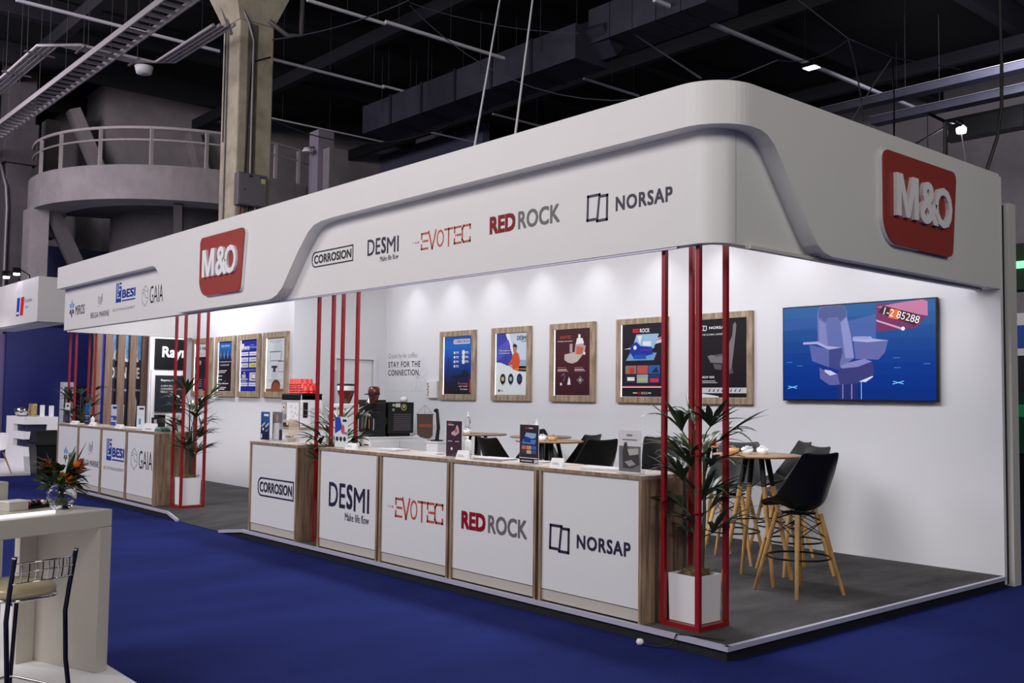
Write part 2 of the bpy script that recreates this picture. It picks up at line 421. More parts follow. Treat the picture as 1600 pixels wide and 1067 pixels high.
canopy = thing('canopy_fascia', 'long white curved fascia with stepped front carrying company lettering above the stand', 'canopy', (-7, .5, ZB))
def inc(o): o.location = (7, -.5, -ZB); return o      # keep world-laid coordinates under the canopy's empty
inc(band(0, .139, zlow, ZT, FASC).build('front_band', canopy))
inc(band(.14, .24, lambda v: ZB, ZT-.02, FASC).build('recessed_panel', canopy))
b = MB(); b.box(-14.52, -14.40, .18, 2.45, 2.77, 3.88, FASC); inc(b.build('side_return', canopy))
b = MB()
for p, q in (((-9.0, .19), (-.4, .19)), ((-.3, .5), (-.3, 4.1))): b.bar((*p, 2.83), (*q, 2.83), .03, .02, ALU)
b.bar((-9.05, .10, ZB-.008), (-.5, .10, ZB-.008), .025, .014, ALU); b.bar((-.12, .4, ZB-.012), (-.12, 4.05, ZB-.012), .05, .022, GREYW)
inc(b.build('under_rail', canopy))
b = MB()
for z0 in (2.80,): b.box(-.1416, -.1386, .287, .290, z0, 3.58, ink(120, 118, 116))
inc(b.build('panel_seam', canopy))
fs_ = lambda name, fn: inc(fn(Sheet((0, .08, 0), X, Z, -Y)).build(name, canopy))

# company marks: each drawn in a box of its own (used on fascia, counters, posters)
def mk_corrosion(s, a0, b0, a1, b1, c=NAVY, k=1, bg=None):
    w_, h_ = a1-a0, b1-b0; t = h_*.09; r = h_*.42
    pts = [(a1, b0), (a1, b1)]
    pts += [(a0+r-r*math.sin(R(i*15)), b1-r+r*math.cos(R(i*15))) for i in range(7)]
    pts += [(a0+r-r*math.cos(R(i*15)), b0+r-r*math.sin(R(i*15))) for i in range(7)]
    if bg: s.poly(pts, bg, k)
    s.line(pts, t, c, k+1, closed=True)
    s.text('CORROSION', a0+w_*.05, b0+h_*.2, a1-w_*.035, b1-h_*.2, c, k+1, bold=.03, spacing=1.02); return s
def mk_desmi(s, a0, b0, a1, b1, c=NAVY, k=1, sub=True):
    w_, h_ = a1-a0, b1-b0; zb = b0+h_*.32
    s.text('DE', a0, zb, a0+w_*.42, b1, c, k, bold=.012); s.text('S', a0+w_*.45, zb, a0+w_*.6, b1, c, k, bold=.03)
    s.text('MI', a0+w_*.63, zb-h_*.03, a1, b1-h_*.06, c, k, bold=.012)
    if sub: s.text('Make life flow', a0+w_*.42, b0, a1, b0+h_*.22, c, k, bold=.006)
    return s
def mk_evotec(s, a0, b0, a1, b1, c=ORANGE, k=1):
    w_, h_ = a1-a0, b1-b0
    for i, r in enumerate((.012, .017, .022)): s.rect(a0+w_*(.01+.045*i)-r*w_*.5, b0+h_*.5-r*w_*.5, a0+w_*(.01+.045*i)+r*w_*.5, b0+h_*.5+r*w_*.5, c, k)
    x = a0+w_*.15; wd = w_*.85/6; t = h_*.12
    def E(x0, x1):
        s.line([(x1, b1-t/2), (x0+t/2, b1-t/2), (x0+t/2, b0+h_*.68)], t, c, k); s.line([(x0+t/2, b0+h_*.3), (x0+t/2, b0+t/2), (x1, b0+t/2)], t, c, k)
        s.line([(x0+wd*.42, b0+h_*.5), (x1-wd*.02, b0+h_*.5)], t, c, k); s.rect(x0+wd*.16, b0+h_*.44, x0+wd*.28, b0+h_*.56, c, k)
    g = wd*.12
    E(x, x+wd-g)
    s.line([(x+wd, b1), (x+wd*1.45, b0), (x+wd*1.9, b1)], t*1.05, c, k)
    s.text('O', x+wd*2, b0, x+wd*2.9, b1, c, k, bold=.0)
    s.line([(x+wd*3, b1-t/2), (x+wd*3.95, b1-t/2)], t, c, k); s.line([(x+wd*3.47, b1-t/2), (x+wd*3.47, b0)], t, c, k)
    E(x+wd*4.1, x+wd*5-g*.5)
    s.line([(a1, b1-h_*.25), (a1, b1-t/2), (x+wd*5.25, b1-t/2), (x+wd*5.1, b1-h_*.2), (x+wd*5.1, b0+h_*.2), (x+wd*5.25, b0+t/2), (a1, b0+t/2), (a1, b0+h_*.25)], t, c, k)
    return s
def mk_redrock(s, a0, b0, a1, b1, c=CRIM, c2=GREY, k=1):
    w_ = a1-a0
    s.text('RED', a0, b0, a0+w_*.385, b1, c, k, bold=.05); s.text('ROCK', a0+w_*.425, b0, a1, b1, c2, k, bold=.025); return s
def mk_norsap(s, a0, b0, a1, b1, c=NAVY, k=1):
    w_, h_ = a1-a0, b1-b0; q = w_*.27; t = w_*.026
    s.line([(a0+q*.40, b0+h_*.12), (a0+t/2, b0+h_*.12), (a0+q*.07, b1-t/2), (a0+q*.6, b1-t/2), (a0+q*.5, b0+t/2), (a0+q*.94, b0+t/2), (a0+q-t/2, b1-h_*.12), (a0+q*.68, b1-h_*.12)], t, c, k)
    s.text('NORSAP', a0+w_*.36, b0+h_*.26, a1, b0+h_*.76, c, k, bold=.032, spacing=1.12); return s
def mk_miros(s, a0, b0, a1, b1, c=INK, k=1, txt=True):
    w_, h_ = a1-a0, b1-b0; q = w_*.36 if txt else w_; cx = a0+q/2; m = b0+h_*.5
    rr = min(q*.5, h_*.5); asp = (q*.5)/rr if rr else 1
    for ang_ in (30, 90, 150, 210, 270, 330):
        u0, v0 = math.cos(R(ang_)), math.sin(R(ang_))
        pt = lambda r, t: (cx+rr*asp*(u0*r-v0*t), m+h_*.5*(v0*r+u0*t)*.96)
        s.poly([pt(.16, 0), pt(.55, -.24), pt(1.0, 0), pt(.55, .24)], CYAN if ang_ < 180 else c, k)
    if txt: s.text('MIROS', a0+w_*.42, b0+h_*.16, a1, b0+h_*.62, c, k, bold=.01)
    return s
def mk_belga(s, a0, b0, a1, b1, c=NAVY, k=1):
    w_, h_ = a1-a0, b1-b0; cx = (a0+a1)/2; t = w_*.022
    for dx, y0, y1 in ((-.09, .62, .92), (-.02, .58, .86), (.045, .56, .88), (.10, .68, .9)): s.line([(cx+dx*w_, b0+h_*y0), (cx+dx*w_, b0+h_*y1)], t, c, k)
    s.rect(cx+.08*w_, b0+h_*.95, cx+.12*w_, b1, c, k); s.rect(cx-.11*w_, b0+h_*.46, cx-.07*w_, b0+h_*.5, c, k)
    s.text('BELGA MARINE', a0, b0, a1, b0+h_*.25, c, k, bold=.006, spacing=1.05); return s
def mk_besi(s, a0, b0, a1, b1, c=ROYAL, k=1, sub=True):
    w_, h_ = a1-a0, b1-b0; q = w_*.25; y0 = b0+h_*.3 if sub else b0; H = b1-y0; x = a0+w_*.12
    s.rect(x, y0, x+q, b1, c, k)
    for u0, v0, u1, v1 in ((.2, .2, .5, .28), (.2, .36, .5, .44), (.2, .2, .28, .95), (.5, .52, .58, 1), (.62, .2, .85, .28), (.62, .6, .85, .68), (.62, .82, 1, .9)): s.rect(x+q*u0, y0+H*v0, x+q*u1, y0+H*v1, PAPER, k+1)
    s.text('BESI', x+q*1.15, y0+H*.18, a1, y0+H*.62, c, k, bold=.04)
    s.rect(x+q*1.15, y0+H*.02, a1, y0+H*.09, c, k)
    if sub: s.rect(a0, b0, a0+w_*.06, b0+h_*.1, ink(210, 160, 60), k); s.text('LCM MANAGEMENT', a0+w_*.09, b0, a1, b0+h_*.1, GREY, k)
    return s
def mk_gaia(s, a0, b0, a1, b1, c=INK, k=1):
    w_, h_ = a1-a0, b1-b0; r = h_*.45; cx, cy = a0+r*.9, (b0+b1)/2
    s.line([(cx+r*.87*math.cos(R(30+60*i)), cy+r*math.sin(R(30+60*i))) for i in range(6)], h_*.035, GREENK, k, closed=True)
    s.line([(cx-r*.7, cy+r*.3), (cx-r*.3, cy+r*.35), (cx+r*.2, cy-r*.2), (cx+r*.75, cy-r*.25)], h_*.035, GREENK, k); s.line([(cx-r*.45, cy+r*.6), (cx+r*.7, cy+r*.35)], h_*.03, GREENK, k)
    s.text('GAIA', a0+r*2.1, b0+h_*.12, a1, b1-h_*.12, c, k, bold=-.004); return s

fs_('lettering', lambda s: mk_miros(s, -14.13, 2.97, -13.3, 3.33))
fs_('lettering', lambda s: mk_belga(s, -12.98, 2.93, -12.10, 3.30))
fs_('lettering', lambda s: mk_besi(s, -11.93, 2.98, -10.98, 3.42))
fs_('lettering', lambda s: mk_gaia(s, -10.72, 2.97, -9.90, 3.31))
fs_('lettering', lambda s: mk_corrosion(s, -5.66, 3.11, -4.82, 3.27, INK))
fs_('lettering', lambda s: mk_desmi(s, -4.54, 3.045, -3.98, 3.29))
fs_('lettering', lambda s: mk_evotec(s, -3.74, 3.085, -2.86, 3.25))
fs_('lettering', lambda s: mk_redrock(s, -2.585, 3.115, -1.70, 3.27, ink(128, 22, 26), ink(112, 112, 112)))
fs_('lettering', lambda s: mk_norsap(s, -1.40, 3.06, -.535, 3.285))

# raised red signs
def sign(name, label, o, u, n):
    t = thing(name, label, 'sign', o)
    s = Sheet((0, 0, 0), u, Z, n)
    W, H = 1.26, .76
    p = []
    def arc(cx, cy, r, a0, a1, k=8):
        for i in range(k+1): a = R(a0+(a1-a0)*i/k); p.append((cx+r*math.cos(a), cy+r*math.sin(a)))
    arc(W-.07, H-.07, .07, 90, -4); arc(W-.14, .07, .07, -4, -90); arc(.24, .24, .24, -95, -170, 10); arc(.075, H-.075, .075, 180, 90)
    b = MB(); b.prism([Vector(u)*a+Z*c for a, c in p], Vector(n)*.045, SIGNR)
    b.prism([Vector(u)*(a*1.0+(.008 if a > W/2 else -.006))+Z*(c+(.0)) for a, c in p], Vector(n)*.03, PAPER); b.build('sign_plate', t)
    s.o = Vector(n)*.045; s.n = Vector(n)
    mp = [(0, 0), (.2, 0), (.2, .6), (.41, 0), (.59, 0), (.8, .6), (.8, 0), (1, 0), (1, 1), (.73, 1), (.5, .32), (.27, 1), (0, 1)]
    s.prism([s.P(.15+x*.36, .235+y*.35, 1) for x, y in mp], Vector(n)*.032, PAPER)
    for ch, a0, a1, b0, b1 in (('&', .545, .86, .225, .585), ('O', .80, 1.115, .225, .575)):
        s.text(ch, a0, b0, a1, b1, PAPER, 12, bold=.02, depth=.032)
    s.build('lettering', t)
sign('logo_sign', 'red rounded sign with raised white letters on front of fascia, left end', (-8.24, YF-.001, 2.945), X, -Y)
sign('logo_sign', 'red rounded sign with raised white letters on fascia side above the wall screen', (.001, 1.985, 2.975), Y, X)

# ================================================================ DISPLAY COUNTERS
CZ = 1.15
def counter(x0, x1, y0, dep, label, mark, box, zs):
    t = thing('display_counter', label, 'counter', ((x0+x1)/2, y0+dep/2, PZ), 0, None)
    w2 = (x1-x0)/2; d2 = dep/2; H = CZ-PZ; T = .028
    b = MB(); b.box(-w2, -w2+T, -d2, d2, 0, H-T, OAK); b.box(w2-T, w2, -d2, d2, 0, H-T, OAK); b.box(-w2+T, w2-T, d2-.02, d2, 0.0, H-T, OAK); b.build('cabinet_body', t)
    b = MB(); b.box(-w2, w2, -d2, d2, H-T, H, OAKH); b.box(-w2, w2, -d2-.0015, -d2, H-T, H, OAK); b.build('worktop', t)
    b = MB(); b.box(-w2+T+.001, w2-T-.001, -d2+.016, -d2+.034, .10, H-T-.001, PANEL); b.build('front_panel', t)
    b = MB(); b.box(-w2+T+.001, w2-T-.001, -d2+.02, -d2+.034, .012, .092, CREAM); b.build('kickboard', t)
    s = Sheet((-(x0+x1)/2, -d2+.0155, -PZ), X, Z, -Y); mark(s, *box); s.build('lettering', t)
counter(-14.457, -13.345, .06, .55, 'oak-edged white counter with blue star mark, far left end of the row', mk_miros, (-14.12, .46, -13.45, .80), None)
counter(-13.335, -12.225, .06, .55, 'oak-edged white counter with thin four-stroke mark, beside the blue star counter', mk_belga, (-13.13, .50, -12.32, .90), None)
counter(-12.215, -11.105, .06, .55, 'oak-edged white counter with royal blue square-spiral mark', mk_besi, (-12.08, .50, -11.2, .98), None)
counter(-11.095, -9.983, .06, .55, 'oak-edged white counter with thin round knot mark, next to left planter', mk_gaia, (-10.93, .55, -10.08, .90), None)
counter(-6.895, -5.759, .006, .55, 'oak-edged white counter with boxed rounded lettering, standing alone by the ramp', lambda s, *a: mk_corrosion(s, *a, NAVY), (-6.69, .535, -5.85, .735), None)
counter(-5.300, -4.152, .006, .55, 'oak-edged white counter with tall navy letters and small slogan', mk_desmi, (-5.09, .43, -4.32, .80), None)
counter(-4.122, -3.02, .006, .55, 'oak-edged white counter with thin orange lettering', mk_evotec, (-4.0, .555, -3.12, .74), None)
counter(-2.995, -1.868, .006, .55, 'oak-edged white counter with bold red and grey lettering', lambda s, *a: mk_redrock(s, *a, ink(138, 12, 36), ink(112, 106, 110)), (-2.845, .555, -1.985, .71), None)
counter(-1.833, -.749, .006, .55, 'oak-edged white counter with linked squares mark, nearest the stand corner', mk_norsap, (-1.725, .50, -.865, .715), None)

# ================================================================ RED POLE FRAMES AND PALMS
def frame(x0, y0, label, w_=.31):
    t = thing('plant_frame', label, 'frame', (x0+w_/2, y0+w_/2, PZ)); h = w_/2; P = .017
    for sx in (-1, 1):
        for sy in (-1, 1):
            b = MB(); b.box(sx*h-P, sx*h+P, sy*h-P, sy*h+P, 0, 3.5, RED); b.build('pole', t)
    for z, nm in ((.0, 'base_frame'), (3.5, 'top_frame')):
        b = MB()
        K = P+.0015
        for q in (-1, 1): b.box(-h-K, h+K, q*h-K, q*h+K, z-.0005, z+.034, RED); b.box(q*h-K, q*h+K, -h+K, h-K, z-.0005, z+.034, RED)
        b.build(nm, t)
frame(-.675, .165, 'four tall red poles around the potted palm at the stand corner')
frame(-5.69, .20, 'four tall red poles between the lone counter and the front row')
frame(-9.82, .265, 'four tall red poles at the right end of the left counters', .325)
frame(-14.84, .34, 'four tall red poles at the far left end of the counters', .34)

def blade(b, p, d, L, wd, droop, m):
    p = Vector(p); d = Vector(d).normalized(); n = 6; sd = d.cross(Z)
    if sd.length < .05: sd = Vector((1, 0, 0))
    sd.normalize(); vs = []; fs = []; q = p.copy()
    for i in range(n+1):
        t = i/n; wv = wd*(.35+1.3*t if t < .45 else .935*(1-((t-.45)/.55)**1.6)+.04)
        nrm = sd.cross(d).normalized()
        vs += [q-sd*wv, q-nrm*wv*.35, q+sd*wv]
        if i < n:
            q = q+d*(L/n); d = (d+Vector((0, 0, -droop/n))).normalized()
    for i in range(n): a = i*3; fs += [(a, a+1, a+4, a+3), (a+1, a+2, a+5, a+4)]
    b.add(vs, fs, m, True)
def palm(x, y, label, seed, fans, pot=.255, poth=.50, leafscale=1.0, canes=None):
    rnd = random.Random(seed)
    t = thing('potted_palm', label, 'plant', (x, y, PZ+.036))
    h = pot/2; b = MB(); vs = []
    for z, k in ((0, .95), (poth, 1.0), (poth, .93), (poth-.05, .92)):
        for sx, sy in ((-1, -1), (1, -1), (1, 1), (-1, 1)): vs.append((sx*h*k, sy*h*k, z))
    fs = [(3, 2, 1, 0)]
    for r in range(3):
        for k in range(4): fs.append((r*4+k, r*4+(k+1) % 4, (r+1)*4+(k+1) % 4, (r+1)*4+k))
    b.add(vs, fs, PAPER); b.build('planter', t)
    b = MB()
    b.lathe([(h*.86, poth-.045), (h*.82, poth-.005), (h*.6, poth+.03), (h*.25, poth+.045), (0.001, poth+.05)], MOSS, n=14)
    for i in range(70):
        a = rnd.uniform(0, 6.28); r = rnd.uniform(.1, 1)*h*.85; p = Vector((r*math.cos(a), r*math.sin(a), poth+.03*(1-r/h)))
        b.tube([p, p+Vector((rnd.uniform(-.05, .05), rnd.uniform(-.05, .05), rnd.uniform(.0, .035)))], .003, MOSS, 4)
    b.build('moss_top', t)
    cs = canes or [(0, 0, 1.02), (.035, .03, .86), (-.03, .04, .72)]
    b = MB()
    for cx, cy, hh in cs: b.tube([(cx, cy, poth-.03), (cx*1.3+.01, cy*1.3, poth+hh*.5), (cx*1.5, cy*1.5-.01, poth+hh)], .017, STEM, 8, r1=.009)
    b.build('stem', t)
    lf = MB(); st = MB()
    for (az, zz, reach, rise, nb, L) in fans:
        a = R(az)+rnd.uniform(-.15, .15); c = cs[rnd.randrange(len(cs))]
        p0 = Vector((c[0]*1.3, c[1]*1.3, poth+zz)); d = Vector((math.cos(a), math.sin(a), 0))
        p1 = p0+d*reach+Z*rise
        st.tube([p0, p0+d*reach*.45+Z*rise*.65, p1], .0045, LEAF, 5)
        for k in range(nb):
            f = (k/(nb-1)-.5) if nb > 1 else 0
            aa = a+f*2.2+rnd.uniform(-.08, .08); el = rise*2.2+.75-abs(f)*.5+rnd.uniform(-.1, .15)
            blade(lf, p1, (math.cos(aa), math.sin(aa), el), L*leafscale*(1-.3*abs(f))*rnd.uniform(.85, 1.1), .023*rnd.uniform(.75, 1.3), .75+rnd.uniform(-.45, .9), LEAF)
    st.build('stalks', t); lf.build('foliage', t)
    return t
def fans(seed, n, z0, z1, reach=.16):
    r = random.Random(seed); out = []
    for i in range(n):
        z = z0+(z1-z0)*i/(n-1); out.append((i*137.5+r.uniform(-20, 20), z, r.uniform(.6, 1.15)*reach, r.uniform(.03, .2)*(.5+z), r.choice((6, 7, 8, 8)), r.uniform(.28, .44)))
    return out
palm(-.52, .32, 'broad-leaved palm in white square planter inside the red poles at the stand corner', 3, fans(5, 19, .18, .93, .15), pot=.265, poth=.33)
palm(-5.535, .355, 'palm in white square planter between lone counter and front counter row', 8, fans(9, 18, .2, .74, .18), pot=.25, poth=.40, canes=[(0, 0, .7), (.03, .03, .6)])
palm(-9.655, .43, 'palm in white square planter inside red poles beside the ramp, left side', 11, fans(14, 21, .2, .98, .2), pot=.27, poth=.38)
palm(-14.67, .51, 'palm among the red poles at the far left end of the counters', 17, fans(21, 12, .4, .95, .2), pot=.28, poth=.46)

# ================================================================ STOOLS AND TABLES
def stool_proto():
    t = thing('bar_stool', 'black bucket bar stool', 'stool')
    prof = [(-.235, .705, .17, 0), (-.225, .735, .21, .0), (-.195, .745, .24, .012), (-.10, .725, .265, .07), (.01, .69, .28, .13), (.11, .68, .29, .175), (.185, .74, .285, .175), (.215, .85, .275, .14), (.238, .96, .255, .09), (.255, 1.06, .232, .05), (.265, 1.13, .215, .018), (.272, 1.172, .195, -.002)]
    N = 11; vs = []; fs = []
    for i, (y, z, wd, cu) in enumerate(prof):
        a, c = prof[max(0, i-1)], prof[min(len(prof)-1, i+1)]
        ty, tz = c[0]-a[0], c[1]-a[1]; L = math.hypot(ty, tz); ny, nz = -tz/L, ty/L
        for k in range(N):
            u = -1+2*k/(N-1); e = cu*abs(u)**2.2
            zz = z + (.018*abs(u)**2 if i == len(prof)-1 else 0)
            vs.append((wd*u, y+ny*e, zz+nz*e))
    for i in range(len(prof)-1):
        for k in range(N-1): fs.append((i*N+k, i*N+k+1, (i+1)*N+k+1, (i+1)*N+k))
    b = MB(); b.add(vs, fs, BLACK, True); b.build('seat_shell', t, subsurf=1, solid=.012)
    # cushion on the seat
    b = MB(); vs = []; fs = []
    pr = [(-.205, .722), (-.17, .738), (-.08, .732), (.02, .722), (.09, .728), (.12, .742)]
    for i, (y, z) in enumerate(pr):
        for k in range(9):
            u = -1+2*k/8; wd = .19 if 0 < i < 5 else .16
            vs.append((wd*u, y, z+.012*(1-abs(u)**4)+.03*abs(u)**2.4*(i/5)))
    for i in range(5):
        for k in range(8): fs.append((i*9+k, i*9+k+1, (i+1)*9+k+1, (i+1)*9+k))
    b.add(vs, fs, BLACK, True); b.build('seat_cushion', t, subsurf=1, solid=.02)
    for sx in (-1, 1):
        for sy in (-1, 1):
            b = MB(); b.tube([(sx*.255, sy*.255, 0), (sx*.19, sy*.19, .32), (sx*.125, sy*.125, .66)], .0155, BEECH, 10, r1=.021)
            for z in (.30, .45): q = .255-.13*z/.645; b.lathe([(.001, 0), (.005, 0), (.005, .004), (.001, .004)], BLACKM, (sx*(q+.012), sy*(q), z), 6)
            b.build('leg', t)
    b = MB(); b.tube([(.262*math.cos(2*math.pi*i/32), .262*math.sin(2*math.pi*i/32), .30) for i in range(32)], .0085, BLACKM, 8, closed=True); b.build('footrest_ring', t)
    b = MB()
    for sx in (-1, 1):
        for sy in (-1, 1):
            b.tube([(sx*.14, sy*.14, .60), (-sx*.165, sy*.165, .46)], .0042, BLACKM, 5); b.tube([(sx*.14, sy*.14, .60), (sx*.165, -sy*.165, .46)], .0042, BLACKM, 5)
            b.tube([(sx*.03, sy*.03, .66), (sx*.142, sy*.142, .60)], .007, BLACKM, 6)
    b.build('wire_brace', t)
    b = MB(); b.box(-.1, .1, -.1, .1, .655, .672, BLACKM); b.build('seat_plate', t)
    return t
st = stool_proto(); first = [True]
def stool(x, y, face, label):
    """face: direction the sitter looks"""
    rz = math.atan2(face[1], face[0])+math.pi/2
    o = st if first[0] else dup(st)
    first[0] = False; o.location = (x, y, PZ); o.rotation_euler = (0, 0, rz); o['label'] = label; o['group'] = 'black bar stools inside the stand'
stool(-.745, 1.98, (-.97, .25), 'black bucket bar stool nearest the open side of the stand')
stool(-1.32, 2.80, (-.45, -.9), 'black bar stool directly behind the nearest stool, by the screen wall')
stool(-2.05, 3.66, (-.6, -.8), 'black bar stool against the wall, only its back edge showing')
stool(-2.08, 2.88, (.35, -.94), 'black bar stool behind the corner palm, seat turned to the front')
stool(-3.2, 3.2, (.75, -.5), 'black bar stool left of the corner palm, seen behind the nearest counter')
stool(-3.49, 2.24, (-.97, .18), 'black bar stool right of middle round table, nearer of two')
stool(-4.49, 3.01, (-.9, -.2), 'black bar stool right of middle round table, farther of two')
stool(-4.12, 1.64, (.1, .95), 'black bar stool left of the middle table, back turned to the orange-lettered counter')
stool(-5.75, 3.66, (.9, -.2), 'black bar stool farthest back, between middle tables and back wall')
stool(-4.97, 2.52, (-.6, -.3), 'black bar stool hidden behind the leaflet stand with the picture grid')
stool(-5.55, 2.33, (.72, .62), 'black bar stool behind the maroon leaflet stand and white bottle')

def table(x, y, label, r=.39, rz=0.25):
    t = thing('bar_table', label, 'table', (x, y, PZ), rz, 'round bar tables inside the stand')
    b = MB(); b.lathe([(.001, 1.10), (r-.012, 1.10), (r, 1.106), (r, 1.118), (r-.006, 1.122), (.001, 1.122)], TABLEW, n=40); b.build('tabletop', t)
    for sx in (-1, 1):
        for sy in (-1, 1):
            q = lambda z: .235-.165*z/1.1
            b = MB(); b.tube([(sx*q(0), sy*q(0), 0), (sx*q(.84), sy*q(.84), .84)], .016, BEECH, 10, r1=.023); lg = b.build('leg', t)
            b = MB(); b.tube([(sx*q(.82), sy*q(.82), .82), (sx*q(1.1), sy*q(1.1), 1.099)], .0225, BLACK, 10, r1=.025); b.build('leg_socket', lg)
    b = MB(); b.tube([(-.15, -.15, .55), (.15, .15, .55)], .006, BLACKM, 6); b.tube([(.15, -.15, .55), (-.15, .15, .55)], .006, BLACKM, 6); b.build('cross_brace', t)
table(-1.28, 2.15, 'round wooden bar table nearest the open side, with wafer dishes')
table(-2.64, 3.38, 'round wooden bar table behind the corner palm, with a red cup')
table(-4.27, 2.40, 'round wooden bar table behind the picture-grid leaflet stand')
table(-5.22, 3.14, 'round wooden bar table half hidden behind the middle table, nearer the wall')
table(-6.25, 2.95, 'round wooden bar table farthest left, behind the maroon leaflet stand')
TT = PZ+1.122
def dish(x, y, label, biscuit=True, r=.055):
    t = thing('snack_dish', label, 'dish', (x, y, TT), 0, 'snack dishes on the bar tables')
    b = MB(); b.lathe([(r*.7, 0), (r*.78, .003), (r, .05), (r*.96, .05), (r*.7, .008), (.001, .006)], PAPER if not biscuit else BEECH, n=20); b.build('bowl', t)
    b = MB()
    for i in range(5): b.obox((random.uniform(-.02, .02), random.uniform(-.02, .02), .045+.006*i), (r*.5*math.cos(i*1.3), r*.5*math.sin(i*1.3), 0), (-.015*math.sin(i*1.3), .015*math.cos(i*1.3), 0), (0, 0, .004), OAKF if biscuit else PAPER)
    b.build('wafers', t)
dish(-1.44, 2.02, 'brown wafer dish on the nearest table, leftmost of three'); dish(-1.34, 2.09, 'white snack dish in the middle of nearest table', False); dish(-1.24, 2.18, 'white snack dish on the nearest table, rightmost of three', False)
dish(-4.06, 2.25, 'brown wafer dish on the middle table', True); dish(-4.20, 2.22, 'white snack dish on the middle table beside the wafers', False); dish(-4.34, 2.16, 'white snack dish on middle table behind leaflet stand', False)
dish(-2.76, 3.12, 'brown wafer dish beside the red cup'); dish(-6.22, 2.75, 'white snack dish on the farthest left table', False)
def cup(name, label, x, y, z, m, h=.09, r=.037, group=None):
    b = MB(); b.lathe([(.001, 0), (r*.74, 0), (r*.98, h*.96), (r*1.06, h*.97), (r*1.06, h), (r*.95, h), (r*.7, .006), (.001, .006)], m, n=18)
    o = b.build(name, loc=(x, y, z)); return tag(o, label, 'cup', group)
REDC = mat('red_plastic', rgb(196, 12, 30), .35)
cup('party_cup', 'red plastic cup on the table behind the corner palm', -2.56, 3.17, TT, REDC, .115, .05)

# ================================================================ THE SCREEN
t = thing('wall_screen', 'large flat screen on the back wall showing a pilot seat on blue', 'television', (-1.47, 4.19, 2.229))
W2, H2 = .884, .52
b = MB(); b.box(-W2, W2, -.022, .02, -H2, H2, BLACK); b.build('bezel', t, bevel=.004)
b = MB(); b.box(-.3, .3, .02, .04, -.2, .2, BLACKM); b.build('wall_bracket', t)
s = Sheet((-W2+.014, -.0225, -H2+.018), X, Z, -Y); SW, SH = 2*W2-.028, 2*H2-.032
def pp(pts, m, k): s.poly([(a/1350*SW, SH-c/850*SH) for a, c in pts], m, k)     # 1350 x 850 drawing grid, y down
cols = [(34, 92, 156), (28, 84, 152), (20, 74, 146), (14, 66, 144), (8, 58, 142), (4, 52, 140), (2, 48, 136), (2, 44, 128)]
for i, c in enumerate(cols): s.rect(0, SH*(1-(i+1)/8), SW, SH*(1-i/8), glow(*c), 1)
pp([(0, 130), (330, 100), (330, 190), (0, 210)], glow(44, 84, 158), 2); pp([(610, 150), (860, 100), (860, 320), (650, 330)], glow(70, 98, 168), 2)
pp([(330, 60), (350, 10), (400, 0), (540, 0), (590, 20), (608, 70), (606, 120), (645, 290), (670, 480), (560, 560), (440, 520), (400, 360), (335, 330)], glow(104, 112, 170), 3)
pp([(345, 100), (345, 30), (395, 4), (545, 4), (596, 30), (600, 100), (545, 150), (520, 110), (430, 110), (410, 150)], glow(78, 90, 146), 4)
pp([(420, 118), (535, 118), (560, 300), (575, 480), (450, 420), (428, 250)], glow(96, 108, 170), 4); pp([(548, 160), (605, 110), (640, 280), (668, 480), (590, 480)], glow(140, 142, 200), 4); pp([(345, 120), (410, 165), (428, 360), (350, 330)], glow(126, 130, 190), 4)
pp([(660, 330), (965, 330), (935, 440), (880, 500), (680, 490)], glow(98, 104, 166), 3); pp([(655, 300), (815, 295), (830, 315), (965, 335), (790, 345), (660, 330)], glow(168, 172, 222), 4); pp([(660, 290), (770, 292), (818, 306), (815, 325), (770, 320), (660, 312)], glow(150, 156, 210), 5)
pp([(195, 325), (335, 322), (420, 365), (560, 385), (440, 400), (325, 345), (195, 345)], glow(170, 168, 216), 5); pp([(255, 350), (440, 395), (440, 560), (280, 500)], glow(90, 100, 166), 4)
pp([(440, 395), (560, 385), (565, 430), (540, 520), (545, 590), (440, 560)], glow(62, 70, 132), 5)
pp([(540, 555), (600, 525), (760, 490), (830, 520), (845, 600), (830, 650), (700, 705), (540, 720), (520, 640)], glow(58, 60, 122), 5); pp([(540, 555), (600, 525), (760, 490), (825, 515), (700, 560), (560, 572)], glow(134, 132, 192), 6)
pp([(350, 560), (420, 600), (520, 620), (545, 720), (440, 720), (355, 660)], glow(96, 96, 160), 4); pp([(400, 580), (455, 590), (510, 620), (450, 635), (400, 600)], glow(200, 200, 236), 6); pp([(710, 690), (830, 640), (835, 650), (770, 695)], glow(210, 212, 244), 6)
pp([(510, 715), (700, 705), (690, 845), (520, 845)], glow(34, 44, 108), 4); pp([(560, 715), (572, 715), (572, 845), (560, 845)], glow(110, 116, 184), 6); pp([(640, 712), (652, 712), (652, 845), (640, 845)], glow(120, 124, 190), 6); pp([(728, 690), (734, 690), (734, 845), (728, 845)], glow(170, 180, 232), 6)
pp([(865, 15), (1290, 15), (1290, 130), (1200, 240), (865, 255)], glow(118, 48, 96), 3); pp([(865, 40), (1060, 15), (1250, 0), (1290, 20), (1290, 140), (1180, 120)], glow(196, 120, 160), 4); pp([(880, 90), (925, 30), (1230, 130), (1190, 220)], glow(66, 26, 50), 5)
pp([(985, 60), (1065, 80), (1050, 160), (970, 140)], glow(236, 110, 50), 6)
s2 = Sheet(s.P(.685*SW, SH-108/850*SH, 0), Vector((math.cos(R(-17)), 0, math.sin(R(-17)))), Vector((-math.sin(R(-17)), 0, math.cos(R(-17)))), -Y); s2.text('1-2 85288', 0, 0, .225*SW, .075*SH, glow(250, 246, 250), 7); s.add(s2.v, s2.f, glow(250, 246, 250))
